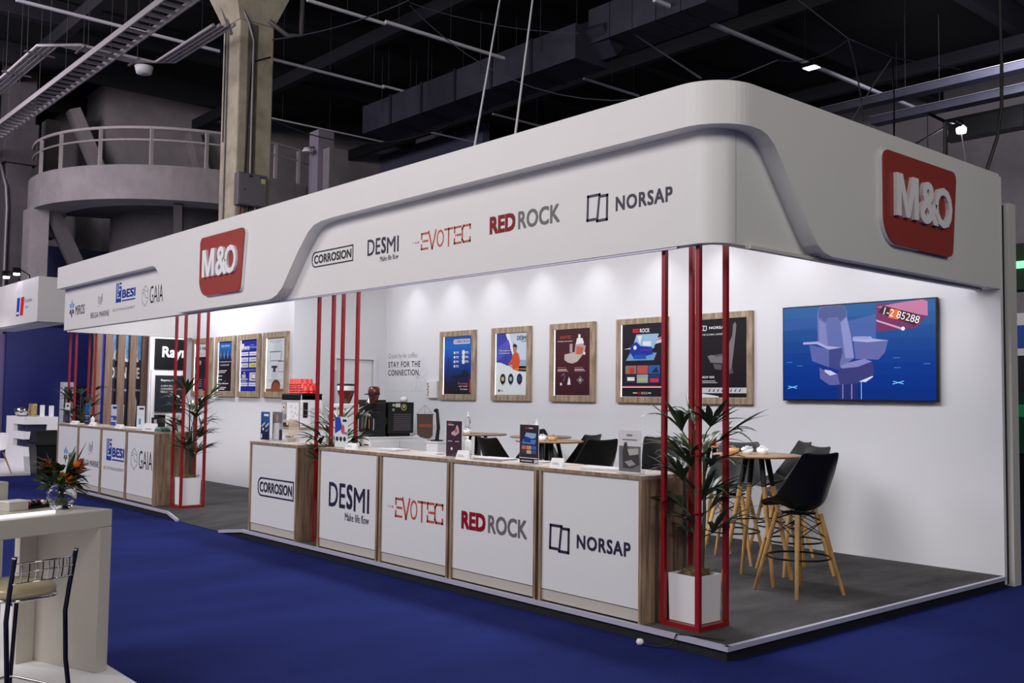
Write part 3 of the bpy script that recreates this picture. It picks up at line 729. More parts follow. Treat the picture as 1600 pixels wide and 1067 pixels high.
pp([(865, 150), (1090, 235), (1085, 250), (865, 165)], glow(210, 160, 200), 6); s.circ(1090/1350*SW, SH-240/850*SH, .02, glow(255, 255, 255), 7)
for cx, cy in ((90, 740), (1045, 700)): s.line([((cx-45)/1350*SW, SH-(cy+12)/850*SH), ((cx+45)/1350*SW, SH-(cy-12)/850*SH)], .007, glow(120, 220, 250), 4); s.line([((cx-40)/1350*SW, SH-(cy-10)/850*SH), ((cx+40)/1350*SW, SH-(cy+10)/850*SH)], .007, glow(120, 220, 250), 4)
for cx, cy in ((1040, 575), (1035, 490), (1280, 545), (60, 510), (160, 545)): s.rect((cx-28)/1350*SW, SH-cy/850*SH, (cx+28)/1350*SW, SH-(cy-5)/850*SH, glow(60, 150, 210), 4)
s.build('screen', t)

# ================================================================ POSTERS
def poster(x0, x1, ywall, label, art, bg, fw=.085):
    W, H = x1-x0, 1.09; z0 = 1.657
    t = thing('framed_poster', label, 'poster', ((x0+x1)/2, ywall-.022, z0))
    b = MB(); w2 = W/2
    b.box(-w2, -w2+fw, -.022, .022, 0, H, OAKF); b.box(w2-fw, w2, -.022, .022, 0, H, OAKF); b.box(-w2+fw, w2-fw, -.022, .022, 0, fw, OAKF); b.box(-w2+fw, w2-fw, -.022, .022, H-fw, H, OAKF); b.build('frame', t, bevel=.003)
    b = MB(); b.box(-w2+fw+.001, w2-fw-.001, .004, .018, fw+.001, H-fw-.001, PAPER); b.box(-w2+fw+.001, -w2+fw+.009, -.004, .004, fw+.001, H-fw-.001, STRIP); b.build('light_box', t)
    s = Sheet((-w2+fw+.013, .0038, fw+.004), X, Z, -Y); w_, h_ = W-2*fw-.017, H-2*fw-.008
    s.rect(0, 0, w_, h_, bg, 0)
    art(s, w_, h_); s.build('print', t)
def T_(s, w_, h_):
    def f(t, a0, b0, a1, b1, m=PAPER, bold=.01, k=4): s.text(t, a0*w_, b0*h_, a1*w_, b1*h_, m, k, bold=bold)
    def q(pts, m, k=2): s.poly([(a*w_, c*h_) for a, c in pts], m, k)
    def r(a0, b0, a1, b1, m, k=2): s.rect(a0*w_, b0*h_, a1*w_, b1*h_, m, k)
    def c(a, d, rad, m, k=3, ry=None): s.circ(a*w_, d*h_, rad*w_, m, k, ry=(ry or rad)*w_)
    return f, q, r, c
def grad(s, w_, h_, stops, n=14, b0=0, b1=1):
    for i in range(n):
        t = (i+.5)/n*(len(stops)-1); j = min(int(t), len(stops)-2); f = t-j
        col = [int(stops[j][k]+(stops[j+1][k]-stops[j][k])*f) for k in range(3)]
        s.rect(0, h_*(b0+(b1-b0)*i/n), w_, h_*(b0+(b1-b0)*(i+1)/n), ink(*col), 1)
def art_corrosion(s, w_, h_):
    f, q, r, c = T_(s, w_, h_); grad(s, w_, h_, [(30, 22, 34), (30, 26, 50), (16, 40, 100), (14, 58, 140), (22, 84, 176), (34, 104, 190), (30, 92, 180)])
    mk_corrosion(s, .33*w_, .865*h_, .93*w_, .955*h_, ROYAL, 2, PAPER)
    dk = ink(18, 34, 84)
    r(.14, .28, .165, .62, dk); q([(.15, .6), (.1, .68), (.16, .63)], dk); q([(.15, .6), (.24, .64), (.16, .59)], dk)
    q([(.25, .30), (.3, .275), (.85, .275), (.9, .33), (.85, .34), (.84, .40), (.75, .40), (.73, .45), (.72, .40), (.66, .40), (.64, .34), (.3, .31)], ink(18, 26, 58))
    for i in range(4):
        c(.38, .72-i*.078, .03, PAPER); r(.43, .722-i*.078, .53, .735-i*.078, PAPER, 3); r(.43, .702-i*.078, .55, .71-i*.078, PALEG, 3)
        if i < 3: c(.70, .72-i*.078, .055, PAPER); r(.77, .722-i*.078, .87, .735-i*.078, PAPER, 3); r(.77, .702-i*.078, .89, .71-i*.078, PAPER, 3)
    f('Protecting', .52, .165, .86, .20, ink(240, 86, 66), .02); f('your assets', .55, .12, .86, .15); f('& oceans', .61, .075, .86, .105)
    for i in range(8): q([(.92, .03+i*.03), (.99, .05+i*.03), (.99, .065+i*.03), (.92, .045+i*.03)], ink(232, 96, 60))
def skin(): return ink(176, 120, 92)
def art_desmi(s, w_, h_):
    f, q, r, c = T_(s, w_, h_); r(0, .36, 1, 1, ink(196, 210, 228), 1); q([(0, .38), (0, 1), (.3, 1), (.55, .62), (.42, .48)], ink(64, 66, 160)); q([(.3, 1), (.42, 1), (.56, .7), (.55, .62)], PAPER); q([(0, .55), (0, .75), (.4, .9), (.47, .78), (.2, .6)], ink(84, 88, 184), 3)
    r(.55, .43, 1, .56, ink(150, 170, 200)); q([(.35, .5), (.5, .46), (1, .46), (1, .38), (.7, .38)], ink(150, 110, 70)); q([(.3, .5), (.5, .42), (1, .40), (1, .37), (.4, .40)], ink(40, 36, 40), 3)
    o = ink(206, 84, 44); q([(.5, .56), (.56, .66), (.64, .695), (.73, .66), (.78, .55), (.74, .40), (.56, .40)], o, 4); q([(.42, .52), (.56, .56), (.58, .50), (.46, .47)], o, 5); q([(.56, .42), (.62, .38), (.74, .38), (.75, .44)], ink(222, 120, 60), 5)
    c(.615, .74, .055, skin(), 5, .085); q([(.55, .77), (.56, .815), (.62, .825), (.68, .80), (.68, .76), (.63, .775)], ink(48, 34, 32), 6); q([(.54, .84), (.58, .83), (.57, .85)], skin(), 6)
    mk_desmi(s, .68*w_, .85*h_, .99*w_, .95*h_, NAVY, 4, True)
    f('We’re with you', .10, .70, .46, .735); f('for the journey', .10, .66, .45, .692)
    q([(0, 0), (0, .53), (.15, .525), (.35, .48), (.6, .40), (.8, .365), (1, .36), (1, 0)], ink(222, 230, 232), 6)
    for a, col in ((.24, (206, 196, 90)), (.50, (170, 172, 176)), (.78, (70, 60, 110))): c(a, .255, .088, ink(34, 32, 64), 8, .115); s.rrect((a-.045)*w_, .225*h_, (a+.045)*w_, .29*h_, .02, ink(*col), 9); r(a-.04, .155, a+.05, .162, GREY, 8)
    r(.09, .045, .15, .085, ink(70, 80, 96), 8); r(.18, .055, .26, .068, GREY, 8)
def art_evotec(s, w_, h_):
    f, q, r, c = T_(s, w_, h_); grad(s, w_, h_, [(60, 17, 30), (72, 26, 36), (66, 26, 34)], 6)
    mk_evotec(s, .08*w_, .865*h_, .46*w_, .905*h_, ink(226, 96, 70), 3); f('Handling made easier', .07, .81, .5, .835)
    q([(.27, .54), (.36, .5), (.5, .48), (.64, .51), (.74, .58), (.83, .64), (.86, .74), (.8, .76), (.6, .66), (.27, .62)], ink(196, 182, 178), 2); q([(.55, .62), (.58, .78), (.62, .82), (.78, .8), (.84, .72), (.8, .66)], ink(176, 160, 160), 3)
    q([(.6, .62), (.62, .74), (.8, .72), (.78, .62)], ink(206, 96, 78), 4); q([(.6, .77), (.62, .86), (.78, .86), (.82, .78)], PAPER, 4); r(.66, .86, .72, .92, PAPER, 4); r(.42, .65, .5, .78, ink(170, 160, 160), 4); c(.83, .63, .03, PAPER, 4)
    for a in (.08, .56): r(a, .415, a+.24, .425, ink(216, 90, 70), 3); r(a, .385, a+.26, .395, PAPER, 3); r(a, .365, a+.3, .373, PALEG, 3)
    s.line([(.2*w_, .30*h_), (.26*w_, .33*h_), (.29*w_, .28*h_), (.25*w_, .22*h_)], .012, ink(150, 120, 160), 3); c(.18, .17, .03, PAPER); q([(.36, .16), (.45, .16), (.44, .24), (.4, .28), (.38, .22)], PAPER, 3)
    for a in range(2): s.line([(w_*(.72+.09*math.cos(2*math.pi*i/16)*(1 if a else .35)), h_*(.23+.055*math.sin(2*math.pi*i/16)*(.35 if a else 1))) for i in range(16)], .006, PALEG, 3, closed=True)
    c(.72, .23, .02, PAPER, 4)
def art_redrock(s, w_, h_):
    f, q, r, c = T_(s, w_, h_); mk_redrock(s, .27*w_, .885*h_, .68*w_, .94*h_, ink(226, 30, 44), PAPER, 2)
    q([(.04, .66), (.3, .69), (.98, .82), (.98, .74), (.3, .66)], ink(206, 210, 220), 2); q([(.8, .76), (.98, .82), (.98, .79)], ink(220, 40, 40), 3)
    q([(.3, .74), (.36, .86), (.9, .86), (.78, .66), (.3, .66)], ink(150, 190, 220), 3); q([(.1, .5), (.22, .62), (.85, .60), (.78, .5)], ink(112, 160, 206), 3); q([(.2, .62), (.24, .72), (.36, .76), (.46, .7), (.74, .68), (.76, .58), (.3, .53)], ink(22, 48, 160), 4)
    q([(.38, .84), (.45, .72), (.5, .84)], PAPER, 5); r(.52, .7, .72, .76, PAPER, 5); c(.33, .68, .04, PAPER, 6); r(.45, .63, .75, .655, ink(70, 50, 160), 6); r(.3, .52, .6, .58, ink(30, 80, 180), 5)
    cl = [[(150, 110, 106), (170, 90, 84), (40, 96, 170)], [(44, 38, 60), (150, 166, 176), (44, 50, 110)]]
    for j in range(2):
        for i in range(3): r(.09+i*.285, .315-j*.125, .36+i*.285, .43-j*.125, ink(*cl[j][i]), 3)
    c(.25, .36, .06, ink(196, 50, 40), 4); q([(.4, .34), (.62, .41), (.6, .36), (.45, .32)], ink(210, 80, 60), 4); q([(.72, .33), (.85, .41), (.9, .33)], ink(30, 40, 70), 4); r(.14, .22, .32, .27, PAPER, 4); r(.4, .22, .62, .25, ink(206, 186, 90), 4); r(.7, .2, .9, .25, ink(206, 60, 60), 4)
    r(.02, .125, .99, .138, PAPER, 3); r(.02, .138, .99, .15, ink(206, 40, 50), 3); r(.28, .045, .38, .058, PAPER, 3); f('RED', .38, .035, .48, .065, ink(226, 30, 44), .02); f('ROCK', .49, .035, .64, .065, PAPER, .0); r(.65, .045, .72, .058, PAPER, 3)
def seat_profile(s, w_, h_, a, z, sc, m1, m2, k=3):
    p = lambda pts, m, kk: s.poly([(w_*(a+sc*u), h_*(z+sc*v*.85)) for u, v in pts], m, kk)
    p([(.42, .10), (.50, .06), (.58, .10), (.62, .35), (.66, .62), (.70, .92), (.66, .97), (.62, .92), (.60, .72), (.54, .62), (.48, .42), (.42, .3)], m1, k)
    p([(.0, .36), (.08, .38), (.42, .36), (.46, .28), (.40, .22), (.08, .24)], m1, k+1); p([(.2, .38), (.5, .42), (.52, .38), (.2, .34)], m2, k+2); p([(.14, .22), (.36, .2), (.34, .1), (.18, .12)], m2, k); p([(.55, .12), (.6, .14), (.63, .04), (.5, .02)], m2, k+1)
def art_norsap(s, w_, h_):
    f, q, r, c = T_(s, w_, h_); mk_norsap(s, .06*w_, .86*h_, .60*w_, .93*h_, PAPER, 3); f('THE GLOBAL LEADER', .10, .80, .55, .82)
    seat_profile(s, w_, h_, .22, .28, .82, ink(122, 116, 122), ink(88, 84, 92)); r(.55, .15, .66, .3, ink(52, 46, 54), 2)
    f('NORSAP 4000', .04, .245, .36, .275); r(.04, .205, .38, .215, PALEG, 3); r(.04, .185, .42, .193, PALEG, 3); r(0, .055, 1, .125, ink(206, 206, 214), 3)
    for i in range(8): q([(.24+i*.085, .075), (.27+i*.085, .075), (.285+i*.085, .11), (.275+i*.085, .11)], INK, 5)
    q([(0, 0), (0, .06), (.45, .015), (.45, 0)], PAPER, 5)
def art_miros(s, w_, h_):
    f, q, r, c = T_(s, w_, h_); r(0, .72, 1, 1, PAPER, 2); mk_miros(s, .14*w_, .84*h_, .94*w_, .98*h_, INK, 3); r(.1, .79, .9, .795, GREY, 3); r(.1, .76, .9, .765, GREY, 3)
    for a0, b0, a1, b1, m in ((.02, .6, .14, .7, (150, 110, 80)), (.02, .47, .12, .57, (70, 90, 120)), (.0, .36, .14, .46, (190, 190, 190)), (.32, .55, .44, .64, (170, 170, 176))): r(a0, b0, a1, b1, ink(*m), 3)
    q([(.65, .64), (.95, .7), (.85, .58)], ink(120, 104, 104), 3)
    for a in (.02, .68): r(a, .07, a+.2, .27, ink(216, 40, 120), 3)
    for i in range(4): r(.3, .10+i*.045, .52, .11+i*.045, PALEG, 3)
    r(.32, .02, .6, .03, PAPER, 3)
def art_belga(s, w_, h_):
    f, q, r, c = T_(s, w_, h_); grad(s, w_, h_, [(30, 28, 60), (28, 60, 120), (30, 100, 170), (22, 84, 160)], 8, .62, 1)
    for i in range(4): q([(.08+i*.25, .74), (.16+i*.25, .83), (.24+i*.25, .74), (.16+i*.25, .64)], ink(90, 120, 180), 3)
    f('BELGA MARINE', .2, .90, .78, .935); f('The following boats work', .04, .575, .98, .61); f('we meet work!', .16, .515, .76, .55)
    for z, L, n in ((.405, .62, 2), (.30, .3, 1), (.225, .3, 1), (.145, .75, 1), (.065, .6, 2)):
        for i in range(n): r(0, z-i*.035, L-.12*i, z-i*.035+.016, PAPER, 3)
def art_besi(s, w_, h_):
    f, q, r, c = T_(s, w_, h_); bl = ink(22, 38, 150); r(0, 0, 1, 1, bl, 1); mk_besi(s, -.02*w_, .80*h_, .52*w_, .93*h_, PAPER, 3, False); s.rect(.1*w_, .8*h_, .5*w_, .83*h_, ink(130, 130, 196), 3); r(.56, .84, 1, .87, ink(130, 130, 196), 3); r(.56, .885, .8, .91, ink(110, 110, 186), 3)
    for z in (.735, .695, .14, .10): r(.0, z, .46, z+.03, ink(226, 226, 232), 3); r(.52, z, 1, z+.03, ink(226, 226, 232), 3)
    for z in (.575, .465): r(.0, z, .46, z+.085, ink(206, 206, 220), 3); r(.52, z, 1, z+.085, ink(206, 206, 220) if z > .5 else ink(222, 206, 110), 3); r(.12, z+.03, .4, z+.045, GREY, 4); r(.62, z+.03, .9, z+.045, GREY, 4)
    f('Preplanning Testing System', .07, .40, .93, .425); r(.1, .26, .33, .33, ink(210, 200, 170), 3); r(.2, .35, .28, .37, PAPER, 3); r(.03, .22, .46, .25, ink(186, 188, 220), 3); r(.56, .20, .97, .365, ink(206, 200, 220), 3); r(.7, .23, .93, .34, INK, 4); r(.72, .25, .91, .33, PAPER, 5); r(.05, .19, .4, .2, PAPER, 3)
def art_monitors(s, w_, h_):
    f, q, r, c = T_(s, w_, h_); pb = ink(206, 218, 222); c(.62, .76, .26, pb, 1); f('Scalable for various definitions', .14, .935, .9, .955, GREY); f('designed for vessels', .30, .905, .68, .922, GREY)
    def mon(a0, b0, a1, b1): r(a0-.012, b0-.008, a1+.012, b1+.008, INK, 3); r(a0, b0, a1, b1-.006, ink(222, 228, 232), 4)
    mon(.2, .58, .78, .74); mon(.66, .37, .98, .56); r(.06, .5, .24, .58, ink(216, 222, 226), 3); r(.3, .44, .6, .48, ink(64, 50, 64), 5); r(.4, .37, .5, .44, ink(56, 48, 60), 5); r(.36, .37, .54, .385, ink(56, 48, 60), 5); c(.45, .31, .16, pb, 2, .12)
    for z in (.215, .18): r(.12, z, .88, z+.006, GREY, 3)
    c(.55, .06, .26, ink(112, 62, 40), 3, .22); c(.55, .06, .2, ink(146, 84, 56), 4, .15); r(.78, .04, .94, .13, ink(206, 212, 210), 5)
    r(0, 0, 1, .05, ink(150, 80, 66), 6)
PW = 4.228
poster(-8.785, -7.88, PW, 'deep blue framed poster with ship silhouette and boxed white title', art_corrosion, ink(24, 80, 170))
poster(-7.485, -6.60, PW, 'framed poster with an orange-clad worker on purple and white', art_desmi, ink(222, 230, 232))
poster(-6.195, -5.31, PW, 'maroon framed poster showing a grey ship', art_evotec, ink(80, 30, 42))
poster(-4.912, -4.045, PW, 'dark framed poster with collage of blue ship pictures, behind the red poles', art_redrock, ink(28, 19, 34), .075)
poster(-3.68, -2.777, PW, 'black framed poster with white title and a seat in profile', art_norsap, ink(19, 15, 22), .075)
LW = 2.448
poster(-14.32, -13.447, LW, 'framed poster with white top and pink blocks, leftmost on the left wall', art_miros, ink(44, 36, 44), .095)
poster(-13.275, -12.49, LW, 'framed poster fading from blue to dark plum with white lines of text', art_belga, ink(32, 20, 36), .095)
poster(-12.365, -11.53, LW, 'bright blue framed poster with rows of white boxes', art_besi, ink(22, 38, 150), .095)
poster(-11.398, -10.543, LW, 'pale framed poster with outlines of monitors and brown food picture', art_monitors, ink(226, 230, 234), .095)

# ================================================================ THINGS ON THE COUNTERS
def leaflet(px0, px1, pyt, y, label, art, tilt=0.0):
    """acrylic display stand; width and height surveyed at depth y, foot on the worktop"""
    x0 = at(px0, 690, y=y).x; x1 = at(px1, 690, y=y).x; h = at((px0+px1)/2, pyt, y=y).z-CZ; W = x1-x0
    t = thing('leaflet_stand', label, 'leaflet stand', ((x0+x1)/2, y, CZ), tilt)
    b = MB(); b.box(-W/2, W/2, .0, .003, .004, h, ACRYL); b.box(-W/2, W/2, -.03, .045, 0, .004, ACRYL); b.box(-W/2, W/2, .042, .045, .004, .03, ACRYL); b.build('holder', t)
    s = Sheet((-W/2+.004, -.0015, .008), X, Z, -Y); art(s, W-.008, h-.012); b = MB()
    s.add([(-W/2+.004, -.0012, .008), (W/2-.004, -.0012, .008), (W/2-.004, -.0012, h-.004), (-W/2+.004, -.0012, h-.004)], [(0, 1, 2, 3)], PAPER); s.build('leaflet', t)
def la_bluegrey(s, w_, h_):
    f, q, r, c = T_(s, w_, h_); grad(s, w_, h_, [(36, 28, 48), (30, 46, 84), (40, 90, 150), (36, 84, 150)], 6); r(.36, .85, .9, .93, PAPER, 3); q([(.1, .5), (.5, .66), (.5, .58), (.1, .44)], PALEG, 3); q([(.55, .5), (.95, .64), (.9, .54), (.55, .42)], PALEG, 3); c(.3, .38, .08, PAPER, 3); q([(.5, .3), (.9, .42), (.8, .3)], ink(130, 140, 170), 3); r(.06, .06, .2, .2, PAPER, 3)
def la_desmi(s, w_, h_):
    f, q, r, c = T_(s, w_, h_); r(0, 0, 1, 1, ink(222, 228, 230), 0); q([(0, .45), (0, 1), (.4, 1), (.6, .62)], ink(50, 70, 170), 2); q([(.5, .5), (.62, .78), (.75, .7), (.8, .45)], ink(206, 90, 60), 3); r(.62, .85, .92, .93, NAVY, 3); q([(.55, .45), (1, .42), (1, .52), (.6, .5)], ink(130, 140, 180), 2)
    for a in (.2, .5, .8): c(a, .28, .1, ink(40, 42, 60), 4)
def la_maroon(s, w_, h_):
    f, q, r, c = T_(s, w_, h_); r(0, 0, 1, 1, ink(64, 40, 56), 0); r(.12, .92, .4, .945, ORANGE, 3); r(.12, .88, .5, .9, PAPER, 3); q([(.35, .62), (.6, .58), (.85, .68), (.8, .84), (.68, .9), (.6, .75), (.35, .68)], ink(190, 170, 176), 3); r(.58, .68, .72, .78, ORANGE, 4); r(.12, .42, .4, .44, PALEG, 3); r(.6, .42, .85, .44, PALEG, 3); c(.38, .22, .06, PAPER, 3); q([(0, 0), (1, 0), (1, .18)], ink(84, 60, 84), 2)
def la_grid(s, w_, h_):
    f, q, r, c = T_(s, w_, h_); r(0, 0, 1, 1, ink(46, 38, 50), 0); r(.3, .9, .48, .93, ink(216, 40, 50), 3); r(.5, .9, .72, .93, PALEG, 3); q([(.28, .7), (.35, .8), (.9, .78), (.85, .66), (.28, .62)], ink(140, 180, 214), 3); q([(.12, .5), (.2, .62), (.9, .62), (.85, .5)], ink(80, 130, 190), 3); q([(.22, .56), (.3, .7), (.6, .66), (.6, .54)], ink(30, 54, 150), 4)
    for i, cc in enumerate(((186, 110, 90), (196, 150, 130), (60, 100, 170))): r(.12+i*.27, .36, .37+i*.27, .46, ink(*cc), 3); r(.12+i*.27, .25, .37+i*.27, .34, ink(*((70, 60, 70), (190, 180, 150), (70, 80, 140))[i]), 3)
    r(.0, .13, 1, .145, PAPER, 3); r(.1, .05, .7, .07, PAPER, 3); r(.8, .02, 1, .1, PALEG, 3)
def la_seat(s, w_, h_):
    f, q, r, c = T_(s, w_, h_); r(0, 0, 1, 1, ink(216, 214, 218), 0); r(0, .02, 1, .62, ink(110, 108, 110), 1); r(.36, .86, .62, .9, GREY, 3); r(.16, .76, .84, .785, GREY, 3); q([(.2, .1), (.18, .5), (.26, .7), (.36, .72), (.42, .5), (.5, .4), (.9, .44), (.95, .2), (.6, .1)], ink(64, 62, 66), 3); q([(.4, .55), (.9, .58), (.9, .3), (.5, .36)], ink(176, 174, 168), 2); q([(.28, .25), (.6, .3), (.8, .2), (.5, .14)], ink(150, 148, 146), 4)
def la_person(s, w_, h_):
    f, q, r, c = T_(s, w_, h_); r(0, 0, 1, 1, ink(150, 150, 154), 0); r(0, .6, 1, 1, ink(110, 106, 116), 1); q([(.1, .1), (.2, .6), (.7, .62), (.8, .1)], PALEG, 2); r(.72, .02, 1, .38, INK, 3); c(.5, .78, .12, ink(170, 130, 110), 3, .2); r(.1, .02, .7, .25, PALEG, 3)
def la_light(s, w_, h_):
    f, q, r, c = T_(s, w_, h_); r(0, 0, 1, 1, ink(222, 224, 228), 0); r(.3, .85, .9, .93, NAVY, 2); r(.3, .2, .55, .45, CYAN, 2); r(.15, .6, .8, .62, PALEG, 2)
def la_bluebox(s, w_, h_):
    f, q, r, c = T_(s, w_, h_); r(0, 0, 1, 1, ink(200, 206, 220), 0); r(.3, .82, 1, .93, ink(40, 60, 130), 2); r(0, .3, 1, .5, ink(50, 80, 160), 2); r(0, .05, .9, .22, ink(50, 80, 160), 2); r(.1, .33, .4, .4, PAPER, 3); r(.1, .6, .8, .66, PALEG, 2)
def la_darkblue(s, w_, h_):
    f, q, r, c = T_(s, w_, h_); grad(s, w_, h_, [(34, 26, 46), (28, 40, 76), (40, 100, 150), (24, 70, 130)], 6); r(.2, .4, .9, .43, PAPER, 3); r(.2, .3, .7, .32, PALEG, 3); r(.2, .15, .8, .17, PALEG, 3)
def la_plum(s, w_, h_):
    f, q, r, c = T_(s, w_, h_); r(0, 0, 1, 1, ink(48, 44, 60), 0); r(0, .62, 1, 1, ink(214, 214, 220), 1); r(.3, .8, .7, .9, INK, 2); r(.2, .1, .6, .4, ink(80, 74, 90), 2)
leaflet(407, 421, 643, .24, 'dark blue leaflet in a clear stand on the lone counter, left', la_bluegrey)
leaflet(425, 441, 643, .30, 'grey leaflet with a pale figure in a clear stand on lone counter, right', la_person)
leaflet(523, 543, 651, .12, 'leaflet with purple corner and three dark dots, on the navy-lettered counter', la_desmi)
leaflet(697, 722, 657, .17, 'maroon leaflet in a clear stand on the orange-lettered counter', la_maroon)
leaflet(812, 842, 663, .16, 'black leaflet with grid of small pictures on the red-and-grey-lettered counter', la_grid)
leaflet(967, 1002, 671, .12, 'grey leaflet showing a seat in clear stand on the nearest counter', la_seat)
leaflet(100, 108, 629, .25, 'thin leaflet with white top on the blue star counter', la_plum)
leaflet(131, 139, 631, .25, 'dark blue leaflet on the far left counters, second from left', la_darkblue)
leaflet(172, 181, 632, .25, 'leaflet with blue boxes on the square-spiral counter', la_bluebox)
leaflet(214, 223, 634, .25, 'pale leaflet on the round knot counter', la_light, .15)

def card(px, y, wpx, label, rz=.2, h=.06):
    x = at(px, 690, y=y).x; a = at(px-wpx/2, 690, y=y).x; W = 2*abs(x-a)
    b = MB(); b.prism([(-W/2, -.02, 0), (-W/2, .04, 0), (-W/2, .025, h)], (W, 0, 0), PAPER); o = b.build('desk_card', loc=(x, y, CZ)); o.rotation_euler = (0, 0, rz)
    tag(o, label, 'card', 'white tent cards on the counters')
    s = Sheet((-W*.3, -.0215, .022), X, Vector((0, .045, h)).normalized(), Vector((0, -h, .045)).normalized())
    s.rect(0, 0, W*.6, .004, GREY, 1); s.rect(0, .012, W*.5, .016, GREY, 1); s.build('card_print', o)
card(548, .12, 11, 'white tent card beside the purple-cornered leaflet'); card(722, .10, 13, 'white tent card beside the maroon leaflet', .3, .075); card(870, .14, 15, 'white tent card between the picture-grid leaflet and the linked squares counter', .3, .07)
card(115, .14, 7, 'white tent card beside the white-topped leaflet'); card(143, .14, 6, 'white tent card beside the dark blue leaflet, far left'); card(185, .14, 7, 'white tent card beside the leaflet with blue boxes'); card(233, .14, 13, 'wide white tent card beside the pale leaflet', .2, .11)

def sheets(x, y, W, D, rz, label, n=4, m=PAPER):
    t = thing('paper_stack', label, 'papers', (x, y, CZ), rz)
    for i in range(n):
        b = MB(); dx, dy = random.uniform(-.012, .012), random.uniform(-.012, .012); b.box(-W/2+dx, W/2+dx, -D/2+dy, D/2+dy, i*.0052, i*.0052+.005, m if i % 2 == 0 else PALEG); b.build('sheet', t)
sheets(-4.33, .30, .30, .21, .1, 'white brochures at the right end of the navy-lettered counter'); sheets(-3.78, .36, .34, .10, .0, 'thin folded papers on the orange-lettered counter', 2)
sheets(-2.70, .27, .36, .22, .12, 'white papers on the red-and-grey counter beside the picture-grid leaflet'); sheets(-1.28, .22, .34, .22, .3, 'white brochures on the nearest counter beside the seat leaflet'); sheets(-2.28, .42, .2, .15, .1, 'small papers behind the picture-grid leaflet', 2)
sheets(-13.86, .3, .3, .2, 0, 'white papers behind the tent card, far left counter', 3); sheets(-11.5, .35, .5, .25, .1, 'white papers on the square-spiral counter', 3)

def bottle(x, y, z, label, h=.2, r=.035, m=PAPER, pump=True):
    t = thing('pump_bottle', label, 'bottle', (x, y, z))
    b = MB(); b.lathe([(.001, 0), (r, 0), (r, h*.72), (r*.85, h*.77), (r*.38, h*.8), (r*.38, h*.86), (.001, h*.86)], m, n=20); b.build('bottle_body', t)
    b = MB(); b.lathe([(r*.45, h*.84), (r*.45, h*.93), (.001, h*.93)], PAPER, n=14)
    if pump: b.tube([(0, 0, h*.9), (0, 0, h*1.05), (-.03, 0, h*1.04)], .006, PAPER, 8)
    b.build('bottle_cap', t)
bottle(at(729, 700, y=.24).x, .24, CZ, 'white plastic bottle beside the maroon leaflet', .21, .042, mat('frosted_plastic', rgb(222, 222, 220), .3), False)
bottle(-6.42, 2.92, TT, 'clear pump bottle standing on the farthest left table', .26, .034, GLASS); bottle(-5.38, 3.22, TT, 'white pump bottle on table behind the picture-grid leaflet', .2, .03)
bottle(at(145, 650, y=.30).x, .30, CZ, 'small white bottle beside the dark blue leaflet, far left', .16, .03, PAPER, False)

# gold-wrapped snack bowl on the lone counter
t = thing('wafer_bowl', 'open wafer bag with brown biscuits on the lone counter', 'snack', (-6.55, .33, CZ), .2)
b = MB(); b.lathe([(.001, 0), (.07, 0), (.088, .05), (.085, .052), (.068, .006), (.001, .006)], ACRYL, n=20); b.build('bowl', t)
b = MB()
for i in range(16): a = i*2.4; b.obox((.055*math.cos(a)*random.random(), .055*math.sin(a)*random.random(), .02+.003*i), (.03*math.cos(a), .03*math.sin(a), .004), (-.01*math.sin(a), .01*math.cos(a), 0), (0, 0, .005), OAKF)
b.build('biscuits', t)
b = MB(); b.add([(-.09, .06, 0), (.1, .07, 0), (.11, .05, .26), (-.06, .04, .27)], [(0, 1, 2, 3)], mat('clear_film', rgb(226, 206, 190), .15, alpha=.4)); b.build('bag', t, solid=.002)
# things at the end of the left counters
t = thing('white_gift_box', 'white box with grey print on the left counters behind the palm', 'box', (at(269, 660, y=.42).x, .46, CZ), -.1)
b = MB(); b.box(-.17, .17, -.09, .09, 0, .25, PAPER); b.build('carton', t)
s = Sheet((-.17, -.0905, 0), X, Z, -Y)
for i, (a, c_) in enumerate(((.05, .03), (.11, .03), (.17, .03), (.22, .03), (.28, .03))): s.poly([(a, c_), (a+.045, c_), (a+.02, c_+.09+.02*(i % 2))], GREY, 1)
s.build('print', t)
b = MB(); b.box(-.12, .12, -.07, .07, 0, .035, ink(70, 110, 104)); b.box(-.1, .06, -.06, .06, .035, .06, ink(140, 160, 140)); tag(b.build('booklet_pile', loc=(at(252, 668, y=.2).x, .22, CZ)), 'green booklets lying in front of the white box, left counters', 'booklets')
t = thing('display_easel', 'small dark open box holding papers beside the white box, left counters', 'box', (at(245, 660, y=.46).x, .48, CZ))
b = MB(); b.box(-.11, .11, -.06, .06, 0, .02, BLACK); b.box(-.11, -.1, -.06, .06, .02, .18, BLACK); b.box(.1, .11, -.06, .06, .02, .18, BLACK); b.box(-.1, .1, .05, .06, .02, .18, BLACK); b.build('tray', t)
b = MB(); b.box(-.095, .095, -.03, .03, .0205, .15, PALEG); b.build('papers', t)

